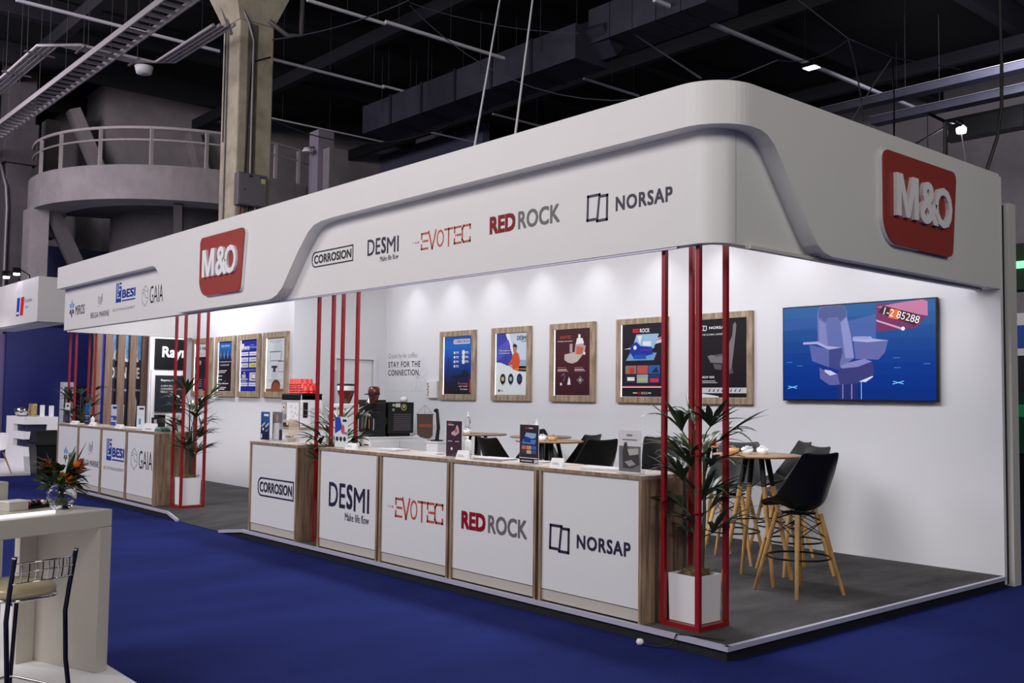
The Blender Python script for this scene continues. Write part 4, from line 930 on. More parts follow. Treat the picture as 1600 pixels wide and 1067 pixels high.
# ================================================================ COFFEE CORNER
b = MB(); b.box(-9.98, -9.28, 1.98, 2.42, PZ, 1.19, PANEL); b.box(-10.0, -9.26, 1.96, 2.43, 1.19, 1.21, OAKF); tag(b.build('pedestal'), 'white pedestal with wooden top under the coffee machine', 'pedestal')
t = thing('coffee_machine', 'capsule coffee machine box with coffee pictures, red cups stacked on top', 'coffee machine', (-9.63, 2.2, 1.21))
b = MB(); b.box(-.3, .3, -.19, .19, 0, .50, PAPER); b.build('housing', t, bevel=.015)
b = MB(); b.box(-.302, .30, -.194, .19, .40, .515, BLACK); b.build('top_cover', t, bevel=.02)
s = Sheet((-.29, -.1915, 0), X, Z, -Y); s.rect(0, .02, .58, .4, ink(176, 168, 160), 0); s.rect(0, 0, .58, .07, ink(60, 44, 40), 1); s.rect(.17, .10, .54, .38, PAPER, 2); s.circ(.06, .30, .05, ink(226, 214, 206), 2); s.circ(.07, .3, .02, INK, 3); s.rect(0, .12, .16, .2, ink(130, 126, 126), 2); s.circ(.2, .06, .035, ink(206, 180, 160), 3); s.circ(.3, .05, .03, ink(150, 96, 60), 3)
for a, c_ in ((.3, .22), (.4, .2), (.28, .3), (.42, .28), (.35, .15), (.48, .18)): s.line([(a, c_), (a+.03, c_+.03), (a+.05, c_)], .006, GREY, 3)
s.build('printed_panel', t)
s = Sheet((.3015, -.18, 0), Y, Z, X); s.rect(.03, .15, .11, .38, BLACK, 1); s.rect(.16, .02, .33, .3, PALEG, 1); s.circ(.25, .36, .02, INK, 2); s.build('side_panel', t)
# red paper cups: nested, standing upside down
b = MB(); b.lathe([(.04, 0), (.042, .004), (.042, .012), (.038, .014), (.03, .085), (.028, .088), (.001, .088)], mat('red_paper', rgb(206, 52, 44), .5), n=14)
cup0 = b.build('paper_cup'); k = 0
for i in range(6):
    for j in range(3):
        n = 5 if i < 4 else (3 if i == 4 else 2)
        for q in range(n):
            o = cup0 if k == 0 else cup0.copy()
            if k: C.objects.link(o)
            k += 1; o.location = (-9.80+i*.092, 2.1+j*.088, 1.7255+q*.034)
            tag(o, 'red paper cup in the nested stacks on top of the coffee machine', 'cup', 'red paper cups on the coffee machine')
t = thing('coffee_bar', 'white low cabinet carrying the black coffee machines near the storage door', 'cabinet', (-9.325, 3.515, PZ))
b = MB(); b.box(-.425, .425, -.535, .535, 0, .945, PANEL); b.build('cabinet_body', t); b = MB(); b.box(-.435, .435, -.545, .545, .945, .97, PANEL); b.build('worktop', t, bevel=.004)
for y0, y1 in ((-.52, -.005), (.005, .52)): b = MB(); b.box(.426, .438, y0, y1, .06, .90, PANEL); b.build('cabinet_door', t)
s = Sheet((0, -.5365, 0), X, Z, -Y); s.circ(.13, .80, .07, ink(96, 50, 50), 1); s.circ(.20, .74, .055, ink(130, 80, 70), 1); s.rect(.24, .84, .38, .86, NAVY, 1); s.rect(.24, .78, .38, .79, NAVY, 1); s.build('decal', t)
BT = PZ+.97
t = thing('side_cabinet', 'small white plinth right of coffee bar, under the brown pennant', 'cabinet', (-7.73, 3.44, PZ))
b = MB(); b.box(-.14, .14, -.15, .15, 0, .93, PANEL); b.build('cabinet_body', t); b = MB(); b.box(-.15, .15, -.16, .16, .93, .95, PANEL); b.build('worktop', t)
BT2 = PZ+.95
# black chiller with vents
t = thing('milk_chiller', 'black vented machine with round yellow stickers on coffee bar', 'machine', (-9.18, 3.60, BT))
b = MB(); b.box(-.19, .18, -.235, .255, .05, .54, BLACK); b.build('housing', t, bevel=.006)
b = MB()
for i in range(9): b.box(.18, .184, -.13, .20, .10+i*.030, .109+i*.030, GALV)
b.build('vent_slots', t)
s = Sheet((.1815, 0, 0), Y, Z, X); yl = ink(206, 196, 110); s.circ(.06, .46, .05, yl, 1); s.circ(.06, .46, .04, ink(70, 66, 50), 2); s.circ(.06, .47, .022, yl, 3); s.rect(-.10, .46, -.01, .52, ink(214, 214, 190), 1); s.rect(-.16, .475, -.11, .51, PALEG, 1); s.rect(-.16, .40, -.12, .44, ink(120, 180, 130), 1); s.build('stickers', t)
s = Sheet((0, -.2365, 0), X, Z, -Y); s.circ(.10, .24, .045, yl, 1, ry=.06); s.circ(.10, .24, .035, ink(70, 66, 50), 2, ry=.048); s.build('stickers', t)
b = MB(); b.box(-.16, -.08, -.2, .2, 0, .05, BLACKM); b.box(.08, .16, -.2, .2, 0, .05, BLACKM); b.build('feet', t)
b = MB(); b.lathe([(.001, 0), (.05, .0), (.07, .03), (.06, .07), (.02, .09), (.001, .092)], PAPER, n=16); tag(b.build('sugar_pot', loc=(-9.12, 3.74, BT+.541)), 'small white round pot on top of the vented black machine', 'pot')
# espresso machine
t = thing('espresso_machine', 'black and chrome espresso machine with brown bean hopper left of vented box', 'coffee machine', (-9.12, 3.17, BT))
b = MB(); b.box(-.12, .12, -.02, .15, .0, .52, BLACK); b.box(-.12, .12, -.13, -.02, .0, .05, BLACK); b.box(-.12, .12, -.13, -.02, .40, .52, BLACKM); b.build('housing', t, bevel=.008)
b = MB(); b.lathe([(.05, .52), (.075, .60), (.095, .68), (.09, .76), (.06, .78), (.001, .785)], mat('brown_hopper', rgb(96, 46, 36), .2), n=18); b.build('bean_hopper', t)
b = MB(); b.lathe([(.097, .655), (.102, .665), (.097, .675)], BLACKM, n=18); b.tube([(-.12, -.09, .66), (.15, -.09, .655)], .009, BLACKM, 6); b.build('hopper_collar', t)
b = MB(); b.tube([(-.07, -.1, .45), (-.07, -.15, .36), (-.08, -.15, .12)], .014, CHROME); b.tube([(.03, -.1, .45), (.03, -.15, .3), (.01, -.16, .14)], .014, CHROME); b.tube([(-.14, -.15, .35), (.14, -.16, .335)], .018, CHROME); b.lathe([(.035, .40), (.04, .52), (.02, .6)], CHROME, (-.04, -.07, 0), 14); b.build('brew_group', t)
s = Sheet((0, -.0215, 0), X, Z, -Y); s.rect(.03, .1, .06, .28, PALEG, 1); s.rect(-.1, .12, -.07, .28, ink(206, 160, 70), 1); s.build('stickers', t)
# black box left
t = thing('black_warmer', 'plain black box machine left of the espresso machine', 'machine', (-9.57, 3.40, BT))
b = MB(); b.box(-.16, .15, -.15, .2, .08, .57, BLACK); b.build('housing', t, bevel=.006); b = MB(); b.box(-.17, .18, -.2, .2, 0, .03, OAKF); b.build('base_board', t); b = MB(); b.box(-.13, .13, -.14, .18, .03, .08, BLACKM); b.build('feet', t)
b = MB()
for i in range(3): b.tube([(-9.6, 3.12-.02*i, BT+.009), (-9.5, 3.1-.01*i, BT+.09-.02*i), (-9.36, 3.08, BT+.06-.02*i), (-9.27, 3.06, BT+.009)], .006, PALEG, 6)
tag(b.build('power_cable'), 'loose pale cables on the coffee bar in front of the black box', 'cable')
b = MB(); b.box(-.1, .1, -.07, .07, 0, .018, PAPER); b.box(-.06, .08, -.05, .05, .018, .03, PALEG); tag(b.build('white_tray', loc=(-9.02, 3.95, BT)), 'white tray at the far end of the coffee bar', 'tray')
# grinder standing between
gx = at(540, 640, y=2.74).x
t = thing('coffee_grinder', 'white coffee grinder with brown bean hopper in front of storage door', 'grinder', (gx, 2.74, PZ))
b = MB(); b.box(-.15, .15, -.17, .17, 0, 1.0, PANEL); b.build('stand', t); b = MB(); b.box(-.145, .145, -.16, .16, 1.0, 1.48, PANEL); b.build('housing', t, bevel=.02)
b = MB(); b.lathe([(.06, 1.48), (.08, 1.52), (.13, 1.66), (.13, 1.68)], mat('brown_hopper', rgb(96, 46, 36), .2), n=18); b.build('bean_hopper', t)
b = MB(); b.lathe([(.135, 1.68), (.14, 1.76), (.13, 1.765), (.001, 1.765)], PANEL, n=18); b.lathe([(.142, 1.755), (.146, 1.77), (.13, 1.785), (.001, 1.785)], BLACK, n=18); b.build('lid', t)
s = Sheet((0, -.1615, 0), X, Z, -Y); s.rect(-.1, 1.38, .0, 1.42, ink(120, 80, 80), 1); s.rect(-.05, 1.2, .06, 1.23, ink(110, 140, 120), 1); s.circ(.02, 1.28, .03, ink(200, 150, 150), 1); s.build('print', t)
gx = at(519, 640, y=2.72).x
b = MB()
for i in range(16): b.lathe([(.036, i*.042), (.042, i*.042+.04), (.044, i*.042+.041)], mat('clear_cup', rgb(206, 222, 218), .3), n=12)
b.disc(.036, 0, mat('clear_cup', rgb(206, 222, 218), .3)); b.disc(.042, 16*.042, mat('clear_cup', rgb(206, 222, 218), .3)); tube_ = b.build('cup_sleeve', loc=(gx, 2.725, 1.42)); tag(tube_, 'tall sleeve of clear cups beside the coffee machine', 'cups')
b = MB(); b.box(gx-.06, gx+.06, 2.66, 2.79, PZ, 1.42, PANEL); tag(b.build('cup_stand'), 'narrow white plinth under the tall sleeve of clear cups', 'pedestal')
# pennant
t = thing('table_pennant', 'small brown pennant with orange lettering on black stand, right of the coffee bar', 'pennant', (-7.76, 3.40, BT2), R(46))
b = MB(); b.lathe([(.001, 0), (.10, 0), (.10, .012), (.03, .025), (.001, .03)], BLACKM, n=20); b.tube([(0, 0, .02), (0, 0, .40)], .008, BLACKM, 8); b.build('stand', t)
b = MB(); b.tube([(0, 0, .02), (.02, .0, .2), (.0, 0, .42), (-.02, 0, .45)], .03, BLACK, 10, r1=.02); b.lathe([(.001, .0), (.03, .01), (.04, .03), (.03, .05), (.001, .06)], BLACK, (-.015, -.02, .42), 12); b.build('bag_strap', t)
PEN = mat('pennant_cloth', rgb(74, 58, 50), .9)
b = MB(); b.prism([(-.30, -.03, .39), (-.06, -.03, .39), (-.06, -.03, .08), (-.10, -.03, .04), (-.16, -.03, .035), (-.24, -.03, .055), (-.29, -.03, .09)], (0, .006, 0), PEN); b.build('cloth', t)
s = Sheet((0, -.0305, 0), X, Z, -Y); mk_evotec(s, -.285, .205, -.075, .245, ink(206, 96, 60), 1); s.build('lettering', t)
b = MB(); b.tube([(-.31, -.027, .392), (-.05, -.027, .392)], .005, BLACKM, 6); b.tube([(-.30, -.027, .392), (-.18, -.027, .53), (-.06, -.027, .392)], .0025, BLACKM, 5); b.tube([(-.18, -.027, .392), (-.18, -.027, .53)], .002, BLACKM, 5); b.build('hanger', t)
# wall-mounted tissue picture beside the blue poster
x0, x1 = at(667, 600, y=4.2).x, at(686, 600, y=4.2).x
t = thing('hand_dispenser', 'clear wall holder with brown flower print left of the deep blue poster', 'dispenser', ((x0+x1)/2, 4.195, 1.68))
b = MB(); b.box(-.14, .14, -.03, .03, 0, .28, PANEL); b.build('case', t, bevel=.01)
s = Sheet((-.14, -.0305, 0), X, Z, -Y)
for i in range(5): s.circ(.05+.012*(i % 2), .05+i*.045, .02, ink(176, 130, 104), 1+i)
s.build('print', t)

# ================================================================ FOREGROUND BAR (lower left)
ang = R(20.3); E1 = Vector((-math.sin(ang), math.cos(ang), 0)); E2 = Vector((-math.cos(ang), -math.sin(ang), 0))
BC = Vector((-2.0843, -3.244, 0))           # front right corner of the bar on the floor
rzb = math.atan2(E1.y, E1.x)               # local +x runs along the front (E1), local +y = E2 (away from the stool)
def bar_thing(name, label, cat, off=(0, 0, 0), group=None): return thing(name, label, cat, BC+E1*off[0]+E2*off[1]+Z*off[2], rzb, group)
b = MB(); b.box(-9, 1.2, -9, -3.20, 0, .045, PAPER); o = b.build('stage'); tag(o, 'white glossy floor stage under the foreground bar', 'platform')
t = bar_thing('high_bar_table', 'large white gloss bar in the left foreground with open front', 'bar', (0, 0, .045)); BL, BD, BH = 1.9, .62, .955
b = MB(); b.box(-BL, 0, 0, BD, BH-.103, BH, CREAM); b.build('top_slab', t, bevel=.006)
b = MB(); b.box(-.082, 0, 0, BD, 0, BH-.104, CREAM); b.build('side_panel', t, bevel=.004); b = MB(); b.box(-.81, -.70, 0, .12, 0, BH-.104, CREAM); b.build('front_post', t, bevel=.004)
b = MB(); b.box(-.20, -.083, BD-.05, BD, 0, BH-.104, CREAM); b.build('back_panel', t)
b = MB(); b.box(-BL, -BL+.08, 0, BD, 0, BH-.104, CREAM); b.build('side_panel', t)
b = MB(); b.box(-1.6, -.30, .12, .135, BH+.0005, BH+.012, STRIP); o = b.build('light_strip', t)
# things on the bar
VZ = 1.0
t = bar_thing('flower_vase', 'round glass vase of orange lilies and leaves on the foreground bar', 'vase', (-.175, .24, VZ))
b = MB(); r_ = .085
prof = [(.045, 0), (.06, .004)]+[(r_*math.sin(R(a)), r_*.95-r_*.95*math.cos(R(a))) for a in range(48, 140, 10)]
b.lathe(prof+[(.062, .15), (.06, .152)]+[(r_*.94*math.sin(R(a)), r_*.95-r_*.9*math.cos(R(a))) for a in range(130, 40, -10)]+[(.03, .03), (.001, .028)], GLASS, n=28); b.lathe([(.001, 0), (.045, 0)], GLASS, n=28); b.build('glass_bowl', t)
rnd = random.Random(5)
LEAF2 = mat('bouquet_leaf', rgb(40, 62, 34), .45, noise=.4, nscale=12); LEAFL = mat('bouquet_leaf_light', rgb(86, 104, 50), .45, noise=.3, nscale=12); LILY = mat('lily_petal', rgb(226, 130, 40), .5, noise=.15, nscale=30); LILYR = mat('lily_petal_red', rgb(170, 70, 40), .5)
b = MB()
for i in range(40):
    a = rnd.uniform(0, 6.28); r = rnd.uniform(0, .05); b.tube([(r*math.cos(a)*.9, r*math.sin(a)*.9, .03), (r*math.cos(a+2)*.5, r*math.sin(a+2)*.5, .1), (r*1.2*math.cos(a), r*1.2*math.sin(a), .19)], .004, LEAF2, 5)
b.build('stems', t)
b = MB()
for i in range(85):
    a = rnd.uniform(0, 6.28); z = rnd.uniform(.12, .24); el = rnd.uniform(-.2, 1.3); blade(b, (.045*math.cos(a), .045*math.sin(a), z), (math.cos(a), math.sin(a), el), rnd.uniform(.09, .16), .024*rnd.uniform(.7, 1.3), .8, LEAF2 if rnd.random() < .75 else LEAFL)
for a, el, L in ((.4, 2.2, .24), (2.0, 2.6, .2), (5.3, 2.6, .26), (4.6, 2.0, .22), (3.3, .3, .2), (.2, .2, .22)): blade(b, (.03*math.cos(a), .03*math.sin(a), .16), (math.cos(a), math.sin(a), el), L, .017, .25, LEAF2)
b.build('leaves', t)
def lily(parent, p, d, m, L=.058):
    b = MB(); d = Vector(d).normalized(); u = d.cross(Z).normalized(); v = d.cross(u)
    for i in range(6): a = i*math.pi/3; o_ = u*math.cos(a)+v*math.sin(a); blade(b, p, d*.8+o_*.9, L, .021, .15, m)
    for i in range(4): a = i*1.6; b.tube([p, Vector(p)+d*.04+(u*math.cos(a)+v*math.sin(a))*.012], .0012, LEAFL, 4)
    b.build('lily_bloom', parent)
# local axes: +x = along the bar to the back, -y = towards the stool side
for p, d, m in (((-.03, -.055, .185), (-.2, -1, .3), LILY), ((-.005, -.075, .165), (.3, -1, .2), LILY), ((-.06, .06, .25), (-.6, -.2, .8), LILYR), ((-.05, .02, .23), (-.5, -.4, .6), LILY), ((.05, -.085, .255), (.5, -.8, .5), LILYR), ((.02, -.1, .245), (.3, -.9, .5), LILY)):
    lily(t, p, d, m)
t = bar_thing('serving_box', 'cream box lying on the foreground bar at the left edge', 'box', (-.37, .40, VZ))
b = MB(); b.box(-.065, .06, -.05, .05, 0, .05, CREAM); b.build('box_body', t, bevel=.004); b = MB(); b.box(-.067, .062, -.052, .052, .05, .058, PAPER); b.build('lid', t)
t = bar_thing('gift_tray', 'dark tray of sweets with red flower behind the vase on the bar', 'tray', (-.20, .44, VZ))
b = MB(); b.box(-.09, .09, -.06, .06, 0, .015, BLACK); b.build('tray_base', t)
b = MB()
for i in range(14): b.lathe([(.001, 0), (.018, .004), (.02, .018), (.008, .03), (.001, .031)], (ink(180, 50, 70), BLACK, ink(150, 150, 130), BLACK, PAPER)[i % 5], (-.075+.0115*i, (-.03, .02, .035)[i % 3], .015), 8)
b.build('sweets', t)
b = MB(); b.box(-.06, .06, -.04, .04, 0, .16, CREAM); o = b.build('menu_block', loc=BC+E1*-.40+E2*.54+Z*VZ, bevel=.006); o.rotation_euler = (0, 0, rzb); tag(o, 'plain cream block standing at the left edge of the foreground bar', 'block')
b = MB(); b.box(-.05, .06, -.16, .16, 0, .33, CREAM); o = b.build('low_seat', loc=BC+E1*-.80+E2*.9+Z*.046, bevel=.01); o.rotation_euler = (0, 0, rzb); tag(o, 'low white block seen through the open front of the bar', 'block')

# chrome stool pushed towards the bar
t = bar_thing('chrome_bar_stool', 'dark chrome bar stool with grid back and cream seat at the foreground bar', 'stool', (-.757, -.375, .046))
hw = .172
for sx in (-1, 1):
    b = MB(); pts = [(sx*hw*1.04, -.06, 0), (sx*hw*.97, -.02, .25), (sx*hw*.98, .0, .5), (sx*hw, -.02, .63), (sx*hw*1.02, -.058, .82)]
    pts2 = []
    for i in range(len(pts)-1):
        for k in range(4): tt = k/4; pts2.append([pts[i][j]*(1-tt)+pts[i+1][j]*tt for j in range(3)])
    pts2.append(pts[-1]); b.tube(pts2, .0125, NAVYM, 10); b.build('rear_leg', t)
    b = MB(); b.tube([(sx*hw*1.02, -.058, .82), (sx*hw*1.02, -.059, .828)], .0135, CHROME, 10); b.build('pole_cap', t)
    b = MB(); b.tube([(sx*hw*.95, .43, 0), (sx*hw*.95, .41, .3), (sx*hw*.95, .39, .61)], .0115, NAVYM, 10); b.build('front_leg', t)
b = MB(); vs = []; N = 24
outl = [(hw*(abs(math.cos(a))**.6)*math.copysign(1, math.cos(a)), .20+.20*(abs(math.sin(a))**.6)*math.copysign(1, math.sin(a))) for a in [2*math.pi*i/N for i in range(N)]]
for z, k in ((.60, .96), (.612, 1), (.635, 1), (.652, .93), (.656, .6)): vs += [(x*k, .20+(y-.20)*k, z) for x, y in outl]
fs = [tuple(range(N))[::-1], tuple(range(4*N, 5*N))]
for r in range(4):
    for k in range(N): fs.append((r*N+k, r*N+(k+1) % N, (r+1)*N+(k+1) % N, (r+1)*N+k))
b.add(vs, fs, mat('cream_vinyl', rgb(176, 164, 132), .3), True); b.build('seat', t)
b = MB(); b.tube([(x, y, .592) for x, y in outl], .009, CHROME, 8, closed=True); b.build('seat_rim', t)
b = MB()
arc = lambda u, z: (hw*u, -.05-.075*(1-u*u)-(.0 if z > .74 else -.01), z)
for z in (.69, .745, .79): b.tube([arc(-1+2*i/16, z+(.012*(1-(-1+2*i/16)**2))) for i in range(17)], .0042 if z != .745 else .003, CHROME, 6)
for i in range(1, 12):
    u = -1+2*i/12; b.tube([arc(u, .69+.012*(1-u*u)), arc(u, .745+.012*(1-u*u)), arc(u, .79+.012*(1-u*u))], .003, CHROME if i % 2 else NAVYM, 5)
b.build('grid_back', t)
b = MB(); b.tube([(-hw*.95, .42, .10), (hw*.95, .42, .10)], .008, CHROME); b.tube([(-hw*1.0, -.04, .10), (-hw*.95, .42, .10)], .008, CHROME); b.tube([(hw*1.0, -.04, .10), (hw*.95, .42, .10)], .008, CHROME); b.build('footrest', t)
# cable with white plug on the blue carpet at the stand corner
p0 = at(1000, 1003, z=.02)
t = thing('cable_plug', 'white plug on a thin black cable lying on the blue carpet by the stand corner', 'plug', (p0.x, p0.y, 0))
b = MB(); b.lathe([(.001, 0), (.02, .003), (.028, .02), (.02, .04), (.001, .045)], PAPER, n=12); b.build('plug_head', t)
q = at(1060, 992, z=.10); b = MB(); b.tube([(.02, 0, .012), (.12, .02, .008), (q.x-p0.x-.03, -p0.y-.05, .03), (q.x-p0.x, -p0.y-.035, .108), (q.x-p0.x+.1, -p0.y+.03, .106), (q.x-p0.x+.3, -p0.y+.1, .105)], .0045, BLACK, 6); b.build('cable', t)

# ================================================================ THE HALL BEHIND
# concrete column with conduits and a switch box
t = thing('concrete_column', 'tall stained concrete column rising behind the stand, with conduits', 'column', (-14.955, 3.69, 0))
cw = .385
b = MB(); b.box(-cw, cw, -cw, cw, 0, 9.35, CONC); b.build('shaft', t, bevel=.03)
b = MB(); b.box(-cw-.006, cw+.012, -.20, .02, .5, 9.3, mat('concrete_groove', rgb(104, 96, 82), .9, noise=.3, nscale=3)); b.build('groove', t)
b = MB(); v0 = [(-cw, -cw), (cw, -cw), (cw, cw), (-cw, cw)]; vs = [(x, y, 9.35) for x, y in v0]+[(x*1.9, y*1.9, 10.3) for x, y in v0]+[(x*1.9, y*1.9, ROOFZ) for x, y in v0]
b.add(vs, [(3, 2, 1, 0)]+[(r*4+k, r*4+(k+1) % 4, (r+1)*4+(k+1) % 4, (r+1)*4+k) for r in range(2) for k in range(4)], CONC); b.build('capital', t)
b = MB(); b.tube([(cw+.03, -.08, 5.7), (cw+.03, -.08, 8.95), (cw+.03, -.2, 9.3), (cw+.03, -.34, 9.55), (cw+.03, -.4, 10.6)], .03, GALV, 10); b.build('conduit', t)
b = MB(); b.tube([(-.1, -cw-.03, 4.2), (-.1, -cw-.03, 10.5)], .02, GALV, 8); b.tube([(-.22, -cw-.02, 6.9), (-.22, -cw-.02, 10.5)], .012, BLACK, 8); b.build('conduit', t)
b = MB(); b.tube([(cw+.02, .25, 9.45), (cw+.15, .6, 9.2), (cw+.1, .95, 9.3), (cw+.05, 1.0, 10.6)], .05, GALV, 10); b.tube([(-.45, -cw-.3, 10.6), (-.2, -cw-.06, 9.5), (.05, -cw-.03, 9.1)], .03, GALV, 8); b.build('conduit', t)
b = MB(); b.tube([(cw+.02, -.2, 6.2), (cw+.02, -.16, 7.5), (cw+.02, -.1, 8.5), (cw+.02, .3, 8.7)], .016, BLACK, 8); b.build('cable', t)
t = thing('switch_box', 'grey metal switch box fixed to the tall concrete column', 'box', (-14.50, 3.60, 5.5))
b = MB(); b.box(-.07, .12, -.32, .32, 0, .66, GALV); b.build('housing', t, bevel=.01); b = MB(); b.box(.12, .13, -.29, .29, .03, .63, mat('box_door', rgb(128, 124, 132), .5, .3)); b.build('box_door', t)
s = Sheet((.1305, -.29, 0), Y, Z, X); s.rect(.46, .48, .55, .60, ink(214, 206, 120), 1); s.rect(.43, .58, .55, .62, ink(50, 80, 160), 2); s.rect(.2, .58, .28, .62, INK, 1); s.rect(.1, .3, .13, .33, INK, 1); s.build('stickers', t)
b = MB(); b.tube([(.0, -.05, -.35), (.0, -.05, 0)], .03, BLACK, 8); b.tube([(.03, .1, -.3), (.03, .1, 0)], .025, GALV, 8); b.tube([(-.02, -.2, -.3), (-.02, -.2, 0)], .025, ink(120, 60, 60), 8); b.build('cable_glands', t)

# round balcony
PA, PB_, PC = at(44, 288, z=7.6), at(250, 259, z=7.6), at(490, 296, z=7.6)
ax, ay, bx_, by_, cx_, cy_ = PA.x, PA.y, PB_.x, PB_.y, PC.x, PC.y
D_ = 2*(ax*(by_-cy_)+bx_*(cy_-ay)+cx_*(ay-by_))
ux = ((ax*ax+ay*ay)*(by_-cy_)+(bx_*bx_+by_*by_)*(cy_-ay)+(cx_*cx_+cy_*cy_)*(ay-by_))/D_
uy = ((ax*ax+ay*ay)*(cx_-bx_)+(bx_*bx_+by_*by_)*(ax-cx_)+(cx_*cx_+cy_*cy_)*(bx_-ax))/D_
BRAD = math.hypot(ax-ux, ay-uy)
a0 = math.atan2(ay-uy, ax-ux); a1 = math.atan2(cy_-uy, cx_-ux)
if a1 < a0: a1 += 2*math.pi
t = thing('round_balcony', 'grey curved concrete balcony with white railing in the dark upper left', 'balcony', (ux, uy, 0))
def arcp(a, r, z): return (r*math.cos(a), r*math.sin(a), z)
aa = [a0-.12+(a1-a0+.24)*i/40 for i in range(41)]
b = MB(); vs = []
for a in aa: vs += [arcp(a, BRAD, 6.72), arcp(a, BRAD, 7.62), arcp(a, BRAD-.2, 7.62), arcp(a, BRAD-.2, 6.95), arcp(a, BRAD-1.1, 6.95), arcp(a, BRAD-.9, 6.72)]
fs = []
for i in range(40):
    for k in range(6): fs.append((i*6+k, i*6+(k+1) % 6, (i+1)*6+(k+1) % 6, (i+1)*6+k))
b.add(vs, fs+[(5, 4, 3, 2, 1, 0), tuple(240+k for k in range(6))], CONCG, False); b.build('parapet', t)
b = MB(); vs = []
for a in aa: vs += [arcp(a, BRAD-.2, 7.0), arcp(a, BRAD-5.2, 7.0), arcp(a, BRAD-5.2, 6.85), arcp(a, BRAD-.2, 6.85)]
fs = [(i*4+k, i*4+(k+1) % 4, (i+1)*4+(k+1) % 4, (i+1)*4+k) for i in range(40) for k in range(4)]
b.add(vs, fs, CONCD); b.build('floor_slab', t)
b = MB(); b.tube([arcp(a, BRAD-.1, 8.62) for a in aa[2:-2]], .045, RAIL, 8); b.build('top_rail', t)
b = MB(); b.tube([arcp(a, BRAD-.1, 8.30) for a in aa[2:-2]], .03, RAIL, 8); b.build('middle_rail', t)
for px in (66, 92, 152, 230, 320, 425, 467, 492):
    # posts stand on the parapet in the direction surveyed from the hall floor
    best = min(aa, key=lambda a: abs((lambda p: ((p-CAM).dot(rt)/(p-CAM).dot(fwd))*FPX+800)(Vector((ux, uy, 0))+Vector(arcp(a, BRAD-.1, 8)))-px))
    b = MB(); p = arcp(best, BRAD-.1, 7.62); b.box(p[0]-.04, p[0]+.04, p[1]-.04, p[1]+.04, 7.62, 8.62, RAIL); b.build('rail_post', t)
# drum and brackets under the balcony
b = MB(); b.lathe([(BRAD-2.2, 0), (BRAD-2.2, 6.85)], CONCD, (ux, uy, 0), 64); struct(b.build('wall_balcony_drum'))
b = MB()
for px, z0 in ((75, 5.6), (285, 6.2)):
    p = at(px, 330, d=27.5); q = Vector((p.x-ux, p.y-uy, 0)).normalized(); b.bar((ux+q.x*(BRAD-.5), uy+q.y*(BRAD-.5), 6.75), (ux+q.x*(BRAD-2.1), uy+q.y*(BRAD-2.1), 3.6), .22, .4, CONCD)
struct(b.build('trim_4'))
# end pier and the block of wall above
p = at(53, 345, d=27.2)
b = MB(); b.box(p.x-.5, p.x+.15, p.y-.15, p.y+.35, 0, 6.73, CONCG); struct(b.build('wall_pier_left'))
p = at(170, 110, d=31.5)
b = MB(); b.box(p.x-9, p.x, p.y, p.y+14, 6.0, ROOFZ, CONCG); struct(b.build('wall_upper_block'))
b = MB(); b.box(p.x-.3, p.x+.08, p.y+3.9, p.y+5.3, 7.0, 10.2, mat('dark_opening', rgb(30, 28, 44), .9)); struct(b.build('trim_5'))
b = MB(); pl = p
b.bar((p.x+.2, p.y+2.7, 10.4), (p.x+.6, p.y+3.6, 6.9), .5, .35, CONCG); b.bar((p.x+.2, p.y-1.1, 10.4), (p.x+.6, p.y+.4, 6.9), .4, .35, CONCG); b.box(p.x-1.2, p.x-.6, p.y-1.6, p.y-1.2, 6.5, 10.2, CONCG); struct(b.build('trim_6'))
# dark column at far left with a curved pipe
p = at(24, 300, d=28.5)
t = thing('dark_column', 'dark grey column with stepped head at the far upper left edge', 'column', (p.x, p.y, 0))
b = MB(); b.box(-.34, .34, -.34, .34, 0, 8.2, CONCD); b.build('shaft', t, bevel=.02); b = MB(); b.box(-.46, .46, -.46, .46, 8.2, 9.4, CONCD); b.box(-.38, .38, -.38, .38, 9.4, 11.6, CONCD); b.build('capital', t, bevel=.03)
b = MB(); b.tube([(.40, -.3, 0), (.40, -.3, 6.9), (.38, -.34, 7.5), (.2, -.45, 8.1), (-.3, -.6, 8.7)], .05, GALV, 8); b.build('pipe', t)
# white pillar right of the balcony
p = at(502, 250, d=28)
t = thing('pale_pillar', 'pale slender pillar with small speaker right of the balcony', 'pillar', (p.x, p.y, 0))
b = MB(); b.box(-.25, .25, -.25, .25, 0, 9.15, mat('pale_violet_paint', rgb(150, 142, 158), .8)); b.build('shaft', t); b = MB(); b.box(.27, .62, -.1, .5, 5, 8.6, CONCG); b.build('wing', t)
b = MB(); b.lathe([(.001, 0), (.1, 0), (.16, -.12), (.15, -.13), (.001, -.05)], PAPER, (.1, -.5, 8.6), 12); b.bar((.1, -.5, 8.6), (.0, -.2, 8.7), .05, .05, GALV); b.build('horn_speaker', t)
p = at(600, 245, d=38); b = MB(); b.box(p.x-6, p.x+6, p.y, p.y+.3, 0, 11.0, mat('blue_grey_panel', rgb(96, 98, 124), .8)); struct(b.build('wall_far_partition'))
p = at(660, 240, d=37); b = MB(); b.box(p.x-1.0, p.x+1.2, p.y-.3, p.y, 0, 11.4, CONCG); struct(b.build('wall_far_pier'))

